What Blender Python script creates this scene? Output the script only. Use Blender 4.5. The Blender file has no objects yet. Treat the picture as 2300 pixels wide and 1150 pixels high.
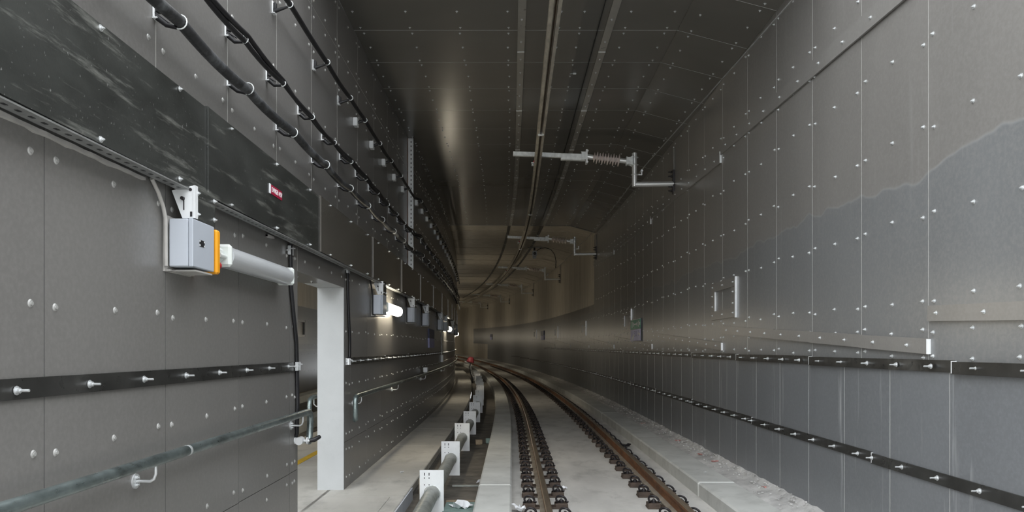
import bpy, bmesh, math, random
from mathutils import Vector, Matrix
random.seed(7)
SC = bpy.context.scene
COL = SC.collection
EYE = 1.79            # eye height above the walkway; heights below are given from the eye

# ------------------------------------------------------------------ camera, sky, exposure
cam = bpy.data.cameras.new('camera'); cam.sensor_width = 36; cam.lens = 26.0; cam.shift_y = 0.0910
cam.clip_end = 400
camo = bpy.data.objects.new('camera', cam); COL.objects.link(camo)
camo.location = (0, 0, EYE); camo.rotation_euler = (math.pi/2, 0, 0); SC.camera = camo
W = bpy.data.worlds.new('overcast_sky'); SC.world = W; W.use_nodes = True
wb = W.node_tree.nodes['Background']; wb.inputs[0].default_value = (0.95, 0.975, 1.0, 1); wb.inputs[1].default_value = 4.5
SC.view_settings.view_transform = 'Standard'; SC.view_settings.look = 'None'
SC.view_settings.exposure = 0.0; SC.view_settings.gamma = 1.0; SC.view_settings.use_curve_mapping = False
PORTAL = -2.5         # the side walls run out to here, behind the camera
ROOF = 7.0            # the roof begins here: left open nearer, out of view, for more sky light
DIV = 2.3             # dividing wall cut short out of view, so daylight reaches the right wall
LAMP_W = 36.0         # emission of a lit tube

# ------------------------------------------------------------------ the tunnel axis (straight, then curving left and rising)
DS = 0.1; S0 = -4.0
TAB = []
def build_axis():
    x = 0.0; y = 0.0; z = 0.0; th = 0.0
    n = int(150/DS)
    for i in range(n):
        s = i*DS
        TAB.append((x, y, z, th))
        kap = 0.0031431*min(max((s-11.83)/6.59, 0), 1)
        th += kap*DS
        g = min(0.0035 + max(s-18.24, 0)*0.000243, 0.022)
        x -= math.sin(th)*DS; y += math.cos(th)*DS; z += g*DS
build_axis()
def axis(s):
    if s < 0: return (0.0, s, 0.0035*s, 0.0)
    f = s/DS; i = min(int(f), len(TAB)-2); t = f-i
    a, b = TAB[i], TAB[i+1]
    return tuple(a[k]+(b[k]-a[k])*t for k in range(4))
def P(s, X, Z):
    x, y, z, th = axis(s)
    return Vector((x+X*math.cos(th), y+X*math.sin(th), z+Z+EYE))
def FR(s, X, Z, rz=0.0, ry=0.0, rx=0.0):
    th = axis(s)[3]
    M = Matrix.Translation(P(s, X, Z)) @ Matrix.Rotation(th+rz, 4, 'Z')
    if ry: M = M @ Matrix.Rotation(ry, 4, 'Y')
    if rx: M = M @ Matrix.Rotation(rx, 4, 'X')
    return M
I4 = Matrix.Identity(4)
WM = {}               # world matrix of every object made here

# ------------------------------------------------------------------ mesh builder
class MB:
    def __init__(self): self.v = []; self.f = []; self.m = []; self.sm = []
    def add(self, vs, fs, mi=0, smooth=False):
        o = len(self.v); self.v += [tuple(p) for p in vs]
        for q in fs: self.f.append([o+i for i in q]); self.m.append(mi); self.sm.append(smooth)
        return self
    def box(self, c, d, M=None, mi=0, side=None):
        vs = [Vector((c[0]+sx*d[0]/2, c[1]+sy*d[1]/2, c[2]+sz*d[2]/2)) for sx in (-1, 1) for sy in (-1, 1) for sz in (-1, 1)]
        if M is not None: vs = [M @ p for p in vs]
        fs = [(0, 1, 3, 2), (4, 6, 7, 5), (0, 4, 5, 1), (2, 3, 7, 6), (0, 2, 6, 4), (1, 5, 7, 3)]
        o = len(self.v); self.v += [tuple(p) for p in vs]
        for k, q in enumerate(fs):
            self.f.append([o+i for i in q]); self.m.append(mi if side is None or k < 2 else side); self.sm.append(False)
        return self
    def cbox(self, c, d, b=0.004, M=None, mi=0):      # box with bevelled edges
        bm = bmesh.new(); bmesh.ops.create_cube(bm, size=1.0)
        for p in bm.verts: p.co = Vector((c[0]+p.co.x*d[0], c[1]+p.co.y*d[1], c[2]+p.co.z*d[2]))
        bmesh.ops.bevel(bm, geom=bm.edges[:], offset=b, segments=1, affect='EDGES', profile=0.5)
        bm.verts.index_update()
        vs = [p.co.copy() if M is None else M @ p.co for p in bm.verts]
        self.add(vs, [[q.index for q in fc.verts] for fc in bm.faces], mi); bm.free()
        return self
    def tube(self, pts, r, n=10, mi=0, caps=True, smooth=True):
        pts = [Vector(p) for p in pts]; rings = []
        up = None
        for i, p in enumerate(pts):
            a = pts[max(i-1, 0)]; b = pts[min(i+1, len(pts)-1)]
            t = (b-a).normalized()
            if up is None:
                up = Vector((0, 0, 1)) if abs(t.z) < 0.9 else Vector((1, 0, 0))
            u = (up - t*up.dot(t)).normalized(); w = t.cross(u); up = u
            rr = r[i] if isinstance(r, (list, tuple)) else r
            rings.append([p+u*math.cos(2*math.pi*k/n)*rr+w*math.sin(2*math.pi*k/n)*rr for k in range(n)])
        vs = [q for R in rings for q in R]; fs = []
        for i in range(len(pts)-1):
            for k in range(n):
                fs.append((i*n+k, i*n+(k+1) % n, (i+1)*n+(k+1) % n, (i+1)*n+k))
        self.add(vs, fs, mi, smooth)
        if caps:
            self.add(rings[0], [list(range(n))[::-1]], mi); self.add(rings[-1], [list(range(n))], mi)
        return self
    def cyl(self, a, b, r, n=12, mi=0, r2=None):
        return self.tube([a, b], [r, r if r2 is None else r2], n, mi)
    def sweep(self, prof, s0, s1, step=0.5, mi=0, closed=True, caps=True, off=None):
        n = max(1, int(math.ceil((s1-s0)/step))); m = len(prof)
        vs = []
        for i in range(n+1):
            s = s0+(s1-s0)*i/n
            for X, Z in prof: vs.append(P(s, X, Z) if off is None else P(s, X+off(s)[0], Z+off(s)[1]))
        fs = []
        for i in range(n):
            for k in range(m if closed else m-1):
                fs.append((i*m+k, (i+1)*m+k, (i+1)*m+(k+1) % m, i*m+(k+1) % m))
        self.add(vs, fs, mi)
        if closed and caps:
            self.add(vs[:m], [list(range(m))], mi); self.add(vs[-m:], [list(range(m))[::-1]], mi)
        return self
    def merge(self, other, M):
        o = len(self.v); self.v += [tuple(M @ Vector(p)) for p in other.v]
        for q, mi, s in zip(other.f, other.m, other.sm):
            self.f.append([o+i for i in q]); self.m.append(mi); self.sm.append(s)
        return self
    def mesh(self, name, mats):
        me = bpy.data.meshes.new(name); me.from_pydata(self.v, [], self.f)
        for m in (mats if isinstance(mats, (list, tuple)) else [mats]): me.materials.append(m)
        me.polygons.foreach_set('material_index', self.m); me.polygons.foreach_set('use_smooth', self.sm)
        bm = bmesh.new(); bm.from_mesh(me); bmesh.ops.recalc_face_normals(bm, faces=bm.faces[:]); bm.to_mesh(me); bm.free()
        me.update(); return me
def put(name, me, M, parent=None):                 # link an object holding mesh me at world matrix M
    o = bpy.data.objects.new(name, me); COL.objects.link(o); WM[o.name] = M
    if parent is not None:
        o.parent = parent; o.matrix_local = WM[parent.name].inverted() @ M
    else: o.matrix_local = M
    return o
def world(name, mb, mats, parent=None, origin=None):   # mb holds world coordinates; origin = base point
    if origin is None:
        xs = [p[0] for p in mb.v]; ys = [p[1] for p in mb.v]; zs = [p[2] for p in mb.v]
        origin = Vector(((min(xs)+max(xs))/2, (min(ys)+max(ys))/2, min(zs)))
    T = Matrix.Translation(-Vector(origin)); mb.v = [tuple(T @ Vector(p)) for p in mb.v]
    return put(name, mb.mesh(name, mats), Matrix.Translation(origin), parent)
def thing(name, label, cat, M, group=None):
    o = put(name, None, M); o.empty_display_size = 0.1
    tag(o, label, cat, group); return o
def tag(o, label=None, cat=None, group=None, kind=None):
    if label: o['label'] = label
    if cat: o['category'] = cat
    if group: o['group'] = group
    if kind: o['kind'] = kind
    return o
def structure(name, label=None, M=I4):
    o = put(name, None, M); o['kind'] = 'structure'
    if label: o['label'] = label
    return o

# ------------------------------------------------------------------ materials
def mat(name, col, rough=0.5, metal=0.0, var=0.12, scale=2.0, stretch=(1, 1, 1), bump=0.0, bscale=60.0, spec=0.5,
        streak=0.0, speck=0.0, grain=0.0, bstretch=(1, 1, 0.9), bthr=(0.56, 0.70), streakcol=(0.7, 0.72, 0.72), dark=0.0, split=None, emit=None, rvar=0.08, bands=None, pervar=0.0):
    m = bpy.data.materials.new(name); m.use_nodes = True; nt = m.node_tree; N = nt.nodes; L = nt.links
    b = N['Principled BSDF']; b.inputs['Metallic'].default_value = metal; b.inputs['Specular IOR Level'].default_value = spec
    geo = N.new('ShaderNodeNewGeometry')
    def noise(sc, st, det=4.0, rgh=0.55, off=0.0):
        mp = N.new('ShaderNodeMapping'); mp.inputs['Scale'].default_value = st; mp.inputs['Location'].default_value = (off, off*1.7, off*0.6)
        L.new(geo.outputs['Position'], mp.inputs['Vector'])
        t = N.new('ShaderNodeTexNoise'); t.inputs['Scale'].default_value = sc; t.inputs['Detail'].default_value = det; t.inputs['Roughness'].default_value = rgh
        L.new(mp.outputs[0], t.inputs['Vector']); return t.outputs['Fac']
    def ramp(fac, lo, hi, a=0.0, c=1.0):
        r = N.new('ShaderNodeMapRange'); r.inputs[1].default_value = lo; r.inputs[2].default_value = hi
        r.inputs[3].default_value = a; r.inputs[4].default_value = c; L.new(fac, r.inputs[0]); return r.outputs[0]
    def mix(fac, a, c, mode='MIX'):
        x = N.new('ShaderNodeMix'); x.data_type = 'RGBA'; x.blend_type = mode
        if isinstance(fac, float): x.inputs[0].default_value = fac
        else: L.new(fac, x.inputs[0])
        for k, q in ((6, a), (7, c)):
            if isinstance(q, tuple): x.inputs[k].default_value = (*q, 1)
            else: L.new(q, x.inputs[k])
        return x.outputs[2]
    lo = tuple(c*(1-var) for c in col); hi = tuple(min(c*(1+var), 1) for c in col)
    c = mix(ramp(noise(scale, stretch), 0.3, 0.7), lo, hi)
    if split:                                   # coating changes colour at a wavy height
        z0, col2 = split
        sep = N.new('ShaderNodeSeparateXYZ'); L.new(geo.outputs['Position'], sep.inputs[0])
        n1 = noise(0.9, (1, 1, 0.3), 3.0, 0.6, 3.0)
        ad = N.new('ShaderNodeMath'); ad.operation = 'MULTIPLY_ADD'; ad.inputs[1].default_value = 0.55
        L.new(n1, ad.inputs[0]); L.new(sep.outputs[2], ad.inputs[2])
        lo2 = tuple(k*(1-var) for k in col2); hi2 = tuple(k*(1+var) for k in col2)
        c2 = mix(ramp(noise(scale*1.1, stretch, off=5.0), 0.3, 0.7), lo2, hi2)
        c = mix(ramp(ad.outputs[0], z0+0.27, z0+0.285), c2, c)
        ed = N.new('ShaderNodeMath'); ed.operation = 'MULTIPLY'
        L.new(ramp(ad.outputs[0], z0+0.258, z0+0.274), ed.inputs[0]); L.new(ramp(ad.outputs[0], z0+0.278, z0+0.296, 0.22, 0.0), ed.inputs[1])
        c = mix(ed.outputs[0], c, (0.42, 0.43, 0.43))
    if pervar:
        oi = N.new('ShaderNodeObjectInfo'); c = mix(ramp(oi.outputs['Random'], 0, 1, 0.0, pervar), c, tuple(k*0.4 for k in col))
    if dark: c = mix(ramp(noise(scale*2.3, stretch, 6.0, 0.65, 9.0), 0.52, 0.75, 0.0, dark), c, tuple(k*0.35 for k in col))
    if streak: c = mix(ramp(noise(9.0, (1, 1, 0.06), 5.0, 0.6, 2.0), 0.60, 0.78, 0.0, streak), c, streakcol)
    if speck: c = mix(ramp(noise(55.0, (1, 1, 0.7), 2.0, 0.5, 4.0), 0.70, 0.76, 0.0, speck), c, (0.6, 0.62, 0.6))
    if grain: c = mix(ramp(noise(38.0, (1, 1, 1), 3.0, 0.6, 6.0), 0.4, 0.8, 0.0, grain), c, tuple(min(k*1.5, 1) for k in col))
    if bands:
        bcol, amt = bands
        c = mix(ramp(noise(1.6, bstretch, 8.0, 0.72, 7.0), bthr[0], bthr[1], 0.0, amt), c, bcol)
    L.new(c, b.inputs['Base Color'])
    L.new(ramp(noise(scale*3, stretch, 4.0, 0.5, 1.0), 0.3, 0.7, max(rough-rvar, 0.02), min(rough+rvar, 1)), b.inputs['Roughness'])
    if bump:
        bp = N.new('ShaderNodeBump'); bp.inputs['Strength'].default_value = bump; bp.inputs['Distance'].default_value = 0.01
        L.new(noise(bscale, (1, 1, 1), 5.0, 0.6), bp.inputs['Height']); L.new(bp.outputs[0], b.inputs['Normal'])
    if emit:
        b.inputs['Emission Color'].default_value = (*emit[0], 1); b.inputs['Emission Strength'].default_value = emit[1]
    return m
M = {}
M['panel'] = mat('grey_wall_panel', (0.170, 0.166, 0.160), 0.28, 0.0, 0.05, 1.3, (1, 1, 0.35), 0.0, 90, streak=0.012, speck=0.0, grain=0.35, pervar=0.10, rvar=0.0)
M['panel_right'] = mat('grey_wall_panel_two_tone', (0.196, 0.190, 0.181), 0.28, 0.0, 0.05, 1.3, (1, 1, 0.3), 0.0, 90, streak=0.07, speck=0.0, grain=0.35, rvar=0.0, split=(EYE+1.36, (0.172, 0.179, 0.184)), pervar=0.08)
M['panel_low'] = mat('blue_grey_wall_panel', (0.162, 0.171, 0.182), 0.29, 0.0, 0.05, 1.3, (1, 1, 0.3), 0.0, 90, streak=0.5, speck=0.0, grain=0.35, pervar=0.10, rvar=0.0)
M['edgedark'] = mat('dark_panel_edge', (0.10, 0.10, 0.10), 0.6)
M['edge'] = mat('pale_panel_edge', (0.52, 0.52, 0.50), 0.6)
M['ceil'] = mat('grey_ceiling_panel', (0.140, 0.134, 0.122), 0.23, 0.0, 0.06, 1.2, (0.4, 1, 1), 0.0, 80, pervar=0.15, rvar=0.0)
M['beige'] = mat('bare_beige_concrete', (0.47, 0.43, 0.36), 0.40, 0.0, 0.14, 2.2, (1, 1, 0.15), 0.0, 40, dark=0.4)
M['band'] = mat('dark_scuffed_steel', (0.050, 0.053, 0.050), 0.30, 0.25, 0.35, 3.0, (1, 0.5, 1.2), 0.04, 50, bands=((0.36, 0.37, 0.34), 0.65), bstretch=(1, 0.6, 6.0), bthr=(0.55, 0.72), speck=0.35, dark=0.3, rvar=0.0)
M['bandreflect'] = mat('brownish_steel_with_reflection', (0.115, 0.108, 0.096), 0.27, 0.3, 0.15, 2.0, (1, 0.5, 1), bands=((0.24, 0.23, 0.20), 0.3), bstretch=(1, 3.0, 0.5), bthr=(0.6, 0.75), rvar=0.0)  # sections further in: reflected light put into the browner, lighter colour
M['strip'] = mat('black_steel_strip', (0.045, 0.045, 0.043), 0.33, 0.4, 0.3, 4.0, bands=((0.16, 0.16, 0.15), 0.6))
M['trimstrip'] = mat('grey_cover_strip', (0.20, 0.195, 0.186), 0.30, 0.0, 0.06, 2.0, (1, 1, 0.4), grain=0.3, rvar=0.0)
M['ceilstrip'] = mat('pale_grey_ceiling_strip', (0.30, 0.29, 0.265), 0.35, 0.2, 0.12, 2.0)
M['zinc'] = mat('bright_zinc', (0.66, 0.68, 0.69), 0.42, 0.6, 0.08, 20.0)
M['galv'] = mat('galvanised_steel', (0.74, 0.77, 0.77), 0.42, 0.25, 0.2, 14.0, bands=((0.85, 0.87, 0.86), 0.5))
M['handrail'] = mat('galvanised_handrail', (0.20, 0.24, 0.24), 0.33, 0.75, 0.45, 10.0, (1, 0.5, 1))
M['white'] = mat('white_coated_steel', (0.72, 0.74, 0.75), 0.5, 0.0, 0.06, 6.0, dark=0.18)
M['bright'] = mat('white_steel_and_lit_edges', (0.76, 0.78, 0.79), 0.45, 0.0, 0.05, 6.0, dark=0.12)  # white steel; also paints daylight on strip ends and ceiling seams
M['traymat'] = mat('dull_tray_steel', (0.24, 0.245, 0.24), 0.45, 0.3, 0.2, 10.0)
M['boxgrey'] = mat('pale_grey_plastic', (0.47, 0.505, 0.56), 0.42, 0.0, 0.03, 2.0)
M['boxdark'] = mat('blue_grey_lid', (0.42, 0.455, 0.51), 0.42, 0.0, 0.03, 2.0)
M['orange'] = mat('orange_plastic', (0.85, 0.36, 0.015), 0.45)
M['lampwhite'] = mat('white_lamp_housing', (0.66, 0.70, 0.68), 0.4, 0, 0.04)
M['lampoff'] = mat('translucent_diffuser', (0.50, 0.52, 0.54), 0.18, 0, 0.05, 20, (0.2, 0.2, 8))
M['lampon'] = mat('lit_diffuser', (0.9, 0.9, 0.85), 0.3, emit=((1.0, 0.88, 0.68), LAMP_W))
M['black'] = mat('black_rubber', (0.012, 0.012, 0.014), 0.45, 0, 0.3)
M['cable'] = mat('dusty_black_cable', (0.022, 0.023, 0.025), 0.5, 0, 0.3, 12.0, bands=((0.17, 0.18, 0.19), 0.9), bthr=(0.48, 0.66))
M['foam'] = mat('grey_foam_seal', (0.42, 0.41, 0.39), 0.8, 0, 0.15, 8.0)
M['conc'] = mat('pale_concrete', (0.52, 0.53, 0.51), 0.75, 0, 0.12, 1.6, (1, 1, 1), 0.15, 70, dark=0.35)
M['concwall'] = mat('pale_grey_concrete_reveal', (0.42, 0.437, 0.445), 0.7, 0, 0.06, 2.2, (1, 1, 1), 0.06, 60, bands=((0.34, 0.35, 0.36), 0.35))
M['track'] = mat('track_slab_concrete', (0.56, 0.55, 0.525), 0.8, 0, 0.16, 1.4, (1, 0.5, 1), 0.2, 60, dark=0.55, bands=((0.35, 0.34, 0.32), 0.35))
M['walk'] = mat('walkway_concrete', (0.48, 0.47, 0.435), 0.72, 0, 0.16, 1.1, (1, 0.6, 1), 0.1, 60, dark=0.5, pervar=0.10)
M['trough'] = mat('dark_mottled_concrete', (0.11, 0.10, 0.085), 0.75, 0, 0.4, 3.0, (1, 1.6, 1), 0.3, 30, bands=((0.25, 0.24, 0.20), 0.7))  # dark base with paler mottling, for trench and slab bases
M['dirt'] = mat('dusty_ledge', (0.48, 0.475, 0.465), 0.9, 0, 0.25, 3.0, (1, 1, 1), 0.4, 40, dark=0.6)
M['seal'] = mat('white_joint_sealant', (0.84, 0.86, 0.84), 0.7, 0, 0.08)
M['railtop'] = mat('worn_rail_head', (0.24, 0.19, 0.14), 0.38, 0.6, 0.3, 8.0, (1, 0.1, 1))
M['rust'] = mat('rusty_rail_steel', (0.17, 0.075, 0.032), 0.7, 0.2, 0.5, 6.0, (1, 0.4, 1), 0.15, 40)
M['railfoot'] = mat('dusty_rail_foot', (0.27, 0.235, 0.19), 0.7, 0.1, 0.25, 6.0)
M['plate'] = mat('brown_base_plate', (0.075, 0.055, 0.043), 0.7, 0.3, 0.35, 14.0, bump=0.2)
M['clip'] = mat('dark_spring_clip', (0.035, 0.032, 0.034), 0.42, 0.6, 0.25)
M['pipe'] = mat('weathered_grey_pipe', (0.30, 0.315, 0.29), 0.42, 0.35, 0.22, 9.0, bands=((0.62, 0.65, 0.62), 0.35))
M['alu'] = mat('dull_aluminium', (0.62, 0.58, 0.50), 0.36, 0.6, 0.3, 9.0, (1, 0.4, 1))
M['copper'] = mat('dark_contact_wire', (0.06, 0.035, 0.02), 0.4, 0.8)
M['tubesteel'] = mat('polished_galvanised_tube', (0.80, 0.81, 0.80), 0.30, 0.55, 0.04, 16.0, rvar=0.02)
M['insul'] = mat('pinkish_grey_insulator', (0.62, 0.55, 0.52), 0.45, 0, 0.08)
M['red'] = mat('red_plastic', (0.5, 0.03, 0.04), 0.45, 0, 0.2)
M['scrapred'] = mat('faded_pink_scrap', (0.45, 0.22, 0.20), 0.8, 0, 0.3, 20.0)
M['pinkred'] = mat('faded_red_cap', (0.36, 0.06, 0.075), 0.5, 0, 0.3, 8.0)
M['signgreen'] = mat('sign_green', (0.02, 0.30, 0.18), 0.4)
M['signlilac'] = mat('sign_lilac', (0.62, 0.62, 0.92), 0.4)
M['signblue'] = mat('sign_dark_blue', (0.03, 0.035, 0.10), 0.45)
M['letter'] = mat('white_lettering', (0.85, 0.87, 0.9), 0.5)
M['digit'] = mat('dim_violet_lettering', (0.34, 0.34, 0.58), 0.5)
M['signred'] = mat('sign_dark_red', (0.33, 0.01, 0.045), 0.45)
M['paper'] = mat('white_paper', (0.80, 0.82, 0.85), 0.7)
M['yellow'] = mat('yellow_line_paint', (0.62, 0.40, 0.03), 0.6, 0, 0.2, 6.0)
M['wood'] = mat('weathered_timber', (0.25, 0.20, 0.14), 0.8, 0, 0.3, 8.0)
M['teal'] = mat('greenish_block', (0.20, 0.28, 0.26), 0.8, 0, 0.3, 8.0)
M['ground'] = mat('outdoor_ground', (0.30, 0.30, 0.29), 0.9, 0, 0.2, 0.5)

# ------------------------------------------------------------------ repeated small meshes
def m_bolt(hi=True):                      # points along +Z of its own frame
    b = MB(); n = 10 if hi else 6
    b.cyl((0, 0, 0), (0, 0, 0.003), 0.0165, n); b.cyl((0, 0, 0.003), (0, 0, 0.012), 0.0095, 6)
    if hi: b.cyl((0, 0, 0.012), (0, 0, 0.020), 0.0045, 6)
    return b
def m_stud():
    b = MB(); b.cyl((0, 0, 0), (0, 0, 0.004), 0.020, 10); b.cyl((0, 0, 0.004), (0, 0, 0.018), 0.0125, 6); b.cyl((0, 0, 0.018), (0, 0, 0.055), 0.006, 6)
    return b
BOLT = m_bolt(); BOLT_LO = m_bolt(False); STUD = m_stud()
M['dull'] = mat('dull_washer', (0.42, 0.42, 0.41), 0.5, 0.3, 0.1, 20.0)
RIVET = MB().cyl((0, 0, 0), (0, 0, 0.005), 0.019, 12, r2=0.014); RIVET.cyl((0, 0, 0.005), (0, 0, 0.010), 0.009, 8)
ME_RIVET = RIVET.mesh('bolt', M['dull'])
ME_BOLT = BOLT.mesh('bolt', M['zinc']); ME_STUD = STUD.mesh('stud', M['zinc'])
RX = math.pi/2
def bolt_frame(side, s, X, Z):
    if side == 'L': return FR(s, X, Z, ry=RX)          # points to +X
    if side == 'R': return FR(s, X, Z, ry=-RX)
    return FR(s, X, Z, ry=math.pi)                     # down
def bolts(parent, frames, most=240, me=None, m='zinc'):
    frames = sorted(frames, key=lambda f: (f.translation - Vector((0, 0, EYE))).length)
    frames = [f for f in frames if f.translation.y > 2.0]
    for f in frames[:most]: put('bolt', me or ME_BOLT, f, parent)
    rest = frames[most:]
    if rest:
        b = MB()
        for f in rest: b.merge(BOLT_LO, f)
        world('bolts', b, M[m], parent)['kind'] = 'stuff'
def panel_mesh(cache, L, H, t, mat_, edge):
    k = (round(L, 3), round(H, 3), t, mat_, edge)
    if k not in cache:
        cache[k] = MB().box((0, 0, 0), (t, L, H), side=1).mesh('panel', [M[mat_], M[edge]])
    return cache[k]
PC = {}
def wall_panels(parent, X, seams, z0, z1, mat_, t=0.012, gap=0.007, side=1, edge='edge', name='panel'):
    for a, b in zip(seams[:-1], seams[1:]):
        L = b-a-gap; H = z1-z0-gap
        put(name, panel_mesh(PC, L, H, t, mat_, edge), FR((a+b)/2, X-side*t/2, (z0+z1)/2), parent)
def seq(a, step, end): 
    out = [a]
    while out[-1]+step < end-0.2: out.append(out[-1]+step)
    out.append(end); return out

END = 112.0
XL, XR, ZC, ZH, XH = -2.10, 3.12, 4.20, 3.955, 2.194
ZW, ZT, ZS, ZB = -1.79, -1.96, -1.88, -1.65

# ================================================================== SETTING
# ---- outdoor ground behind the portal
g = MB(); g.box((0, -45+PORTAL, EYE-2.1), (120, 90, 0.2)); o = world('ground', g, M['ground']); o['kind'] = 'structure'

# ---- floor
floor = structure('floor')
b = MB(); b.sweep([(-0.40, ZS-0.1), (2.82, ZS-0.1), (2.82, ZS), (-0.40, ZS)], PORTAL, END, 0.8); world('track_slab', b, M['track'], floor)
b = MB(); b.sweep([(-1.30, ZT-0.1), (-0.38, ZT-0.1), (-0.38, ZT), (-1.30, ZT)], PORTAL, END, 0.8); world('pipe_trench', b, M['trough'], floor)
# uneven dusty ledge along the right wall
b = MB(); n = 420; rows = []
xs = [2.79, 2.88, 2.97, 3.05, 3.09, 3.125]
for i in range(n+1):
    s = PORTAL+(62-PORTAL)*(i/n)**1.25
    zz = [-1.74, -1.715, -1.70, -1.685, -1.655, -1.64]
    rows.append([P(s, x, z+random.uniform(-.004, .004)*(1+2.0*(k > 2))) for k, (x, z) in enumerate(zip(xs, zz))])
vs = [p for r in rows for p in r]; k = len(xs)
b.add(vs, [(i*k+j, i*k+j+1, (i+1)*k+j+1, (i+1)*k+j) for i in range(n) for j in range(k-1)])
world('dusty_ledge', b, M['dirt'], floor)
b = MB(); b.sweep([(2.79, -1.86), (3.125, -1.86), (3.125, -1.645), (2.79, -1.74)], 62, END, 1.0); world('dusty_ledge', b, M['dirt'], floor)
# walkway slabs, one by one
wk = [PORTAL, 1.9, 4.2, 6.6, 8.86, 11.45, 13.42, 16.2, 18.6, 20.9, 23.2, 25.5, 27.8, 30.1, 32.4, 34.7, 37, 40, 43, 46, 49, 52]
for a, c in zip(wk[:-1], wk[1:]):
    b = MB(); b.sweep([(-2.30 if (c > 7.2 and a < 9.3) else -2.12, ZW-0.12), (-1.30, ZW-0.12), (-1.285, ZW-0.01), (-1.295, ZW), (-2.30 if (c > 7.2 and a < 9.3) else -2.12, ZW)], a+0.012, c-0.012, 1.0)
    world('walkway_slab', b, M['walk'], floor)
b = MB(); b.sweep([(-2.12, ZT-.1), (-1.32, ZT-.1), (-1.32, ZW-0.025), (-2.12, ZW-0.025)], PORTAL, END, 0.8); world('walkway_base', b, M['trough'], floor)
# recessed cover plate in the walkway by the doorway
b = MB(); b.box((0, 0, 0.003), (0.50, 1.25, 0.008)); put('cover_plate', b.mesh('cover_plate', M['walk']), FR(8.15, -1.70, ZW+0.001), floor)

# ---- kerbs: cast blocks with pale sealed joints
def kerb(name, x0, x1, ztop, joints):
    t = structure(name)
    for a, c in zip(joints[:-1], joints[1:]):
        b = MB(); ch = 0.02
        b.sweep([(x0, ZT), (x1, ZT), (x1, ztop-ch), (x1-ch, ztop), (x0+ch, ztop), (x0, ztop-ch)], a+0.03, c-0.03, 0.7)
        world('kerb_block', b, M['conc'], t)
        b = MB(); b.sweep([(x0+.004, ZT), (x1-.004, ZT), (x1-.004, ztop-ch), (x1-ch, ztop+.002), (x0+ch, ztop+.002), (x0-.002, ztop-ch)], c-0.03, c+0.03, 0.7)
        world('joint_sealant', b, M['seal'], t)
kerb('trim_1', -0.41, -0.005, -1.70, [PORTAL, 9.1, 18.35, 27.6, 36.9, 46, 55, 64])
kerb('trim_2', 2.335, 2.80, -1.70, [PORTAL, 9.27, 19.0, 28.3, 37.6, 47, 56, 65, 74, 83, 92])

# ---- left wall
wl = structure('wall_left')
TH = 0.33
def wallbody(a, c, z0, z1, x0=XL-0.014, x1=XL-TH, m='concwall', nm='wall_core'):
    b = MB(); b.sweep([(x1, z0), (x0, z0), (x0, z1), (x1, z1)], a, c, 0.8); world(nm, b, M[m], wl)
wallbody(DIV, 7.22, ZT, ZC)
wallbody(9.27, END, ZT, ZC+.4)
wallbody(7.22, 9.27, 0.79, ZC)
low1 = [DIV, 3.32, 4.48, 5.68, 6.98, 7.235]
low2 = [9.262, 9.62, 10.7, 11.84, 12.96] + [12.96+1.14*k for k in range(1, 32)]
for sm in (low1, low2):
    wall_panels(wl, XL, sm, ZW, -1.20, 'panel', side=1, edge='edgedark', gap=.005)
    wall_panels(wl, XL, sm, -1.20, 0.985 , 'panel', side=1, edge='edgedark', gap=.005)
wall_panels(wl, XL, [7.235, 9.262], 0.735, 1.0, 'panel')
up1 = [DIV, 3.2, 4.36, 5.46, 6.60, 7.74, 8.88, 10.05, 11.25, 12.46, 13.6, 14.9]
wall_panels(wl, XL, up1, 0.99, 3.58, 'panel'); wall_panels(wl, XL, up1, 3.58, ZC, 'panel')
up2 = seq(14.93, 1.14, 50)
wall_panels(wl, XL+0.10, up2, 1.5, 3.58, 'panel', t=0.11); wall_panels(wl, XL+0.10, up2, 3.58, ZC, 'panel', t=0.11)
fr = []
for sm, rows in ((low1, (0.855, 0.19, -0.475, -1.11, -1.30, -1.66)), (low2, (0.855, 0.19, -0.475, -1.11, -1.30, -1.66))):
    for a, c in zip(sm[:-1], sm[1:]):
        for z in rows:
            pts = [a+0.09, c-0.09] if c-a < 0.8 else [a+0.09, (a+c)/2, c-0.09]
            for s in pts:
                if s > 42: continue
                fr.append(bolt_frame('L', s+random.uniform(-.015, .015), XL, z+random.uniform(-.015, .015)))
for a, c in zip(up1[:-1], up1[1:]):
    for z in (1.78, 2.46, 3.12, 3.50, 3.66, 4.10):
        for s in (a+0.09, (a+c)/2, c-0.09): fr.append(bolt_frame('L', s, XL, z+random.uniform(-.015, .015)))
for a, c in zip(up2[:-1], up2[1:]):
    if a > 30: break
    for z in (1.9, 2.55, 3.2, 3.5, 3.66, 4.10):
        for s in (a+0.09, (a+c)/2, c-0.09): fr.append(bolt_frame('L', s, XL+0.10, z))
for s in (7.5, 8.05, 8.6, 9.1): fr.append(bolt_frame('L', s, XL, 0.86))
bolts(wl, fr, 280, ME_RIVET, 'dull')

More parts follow.
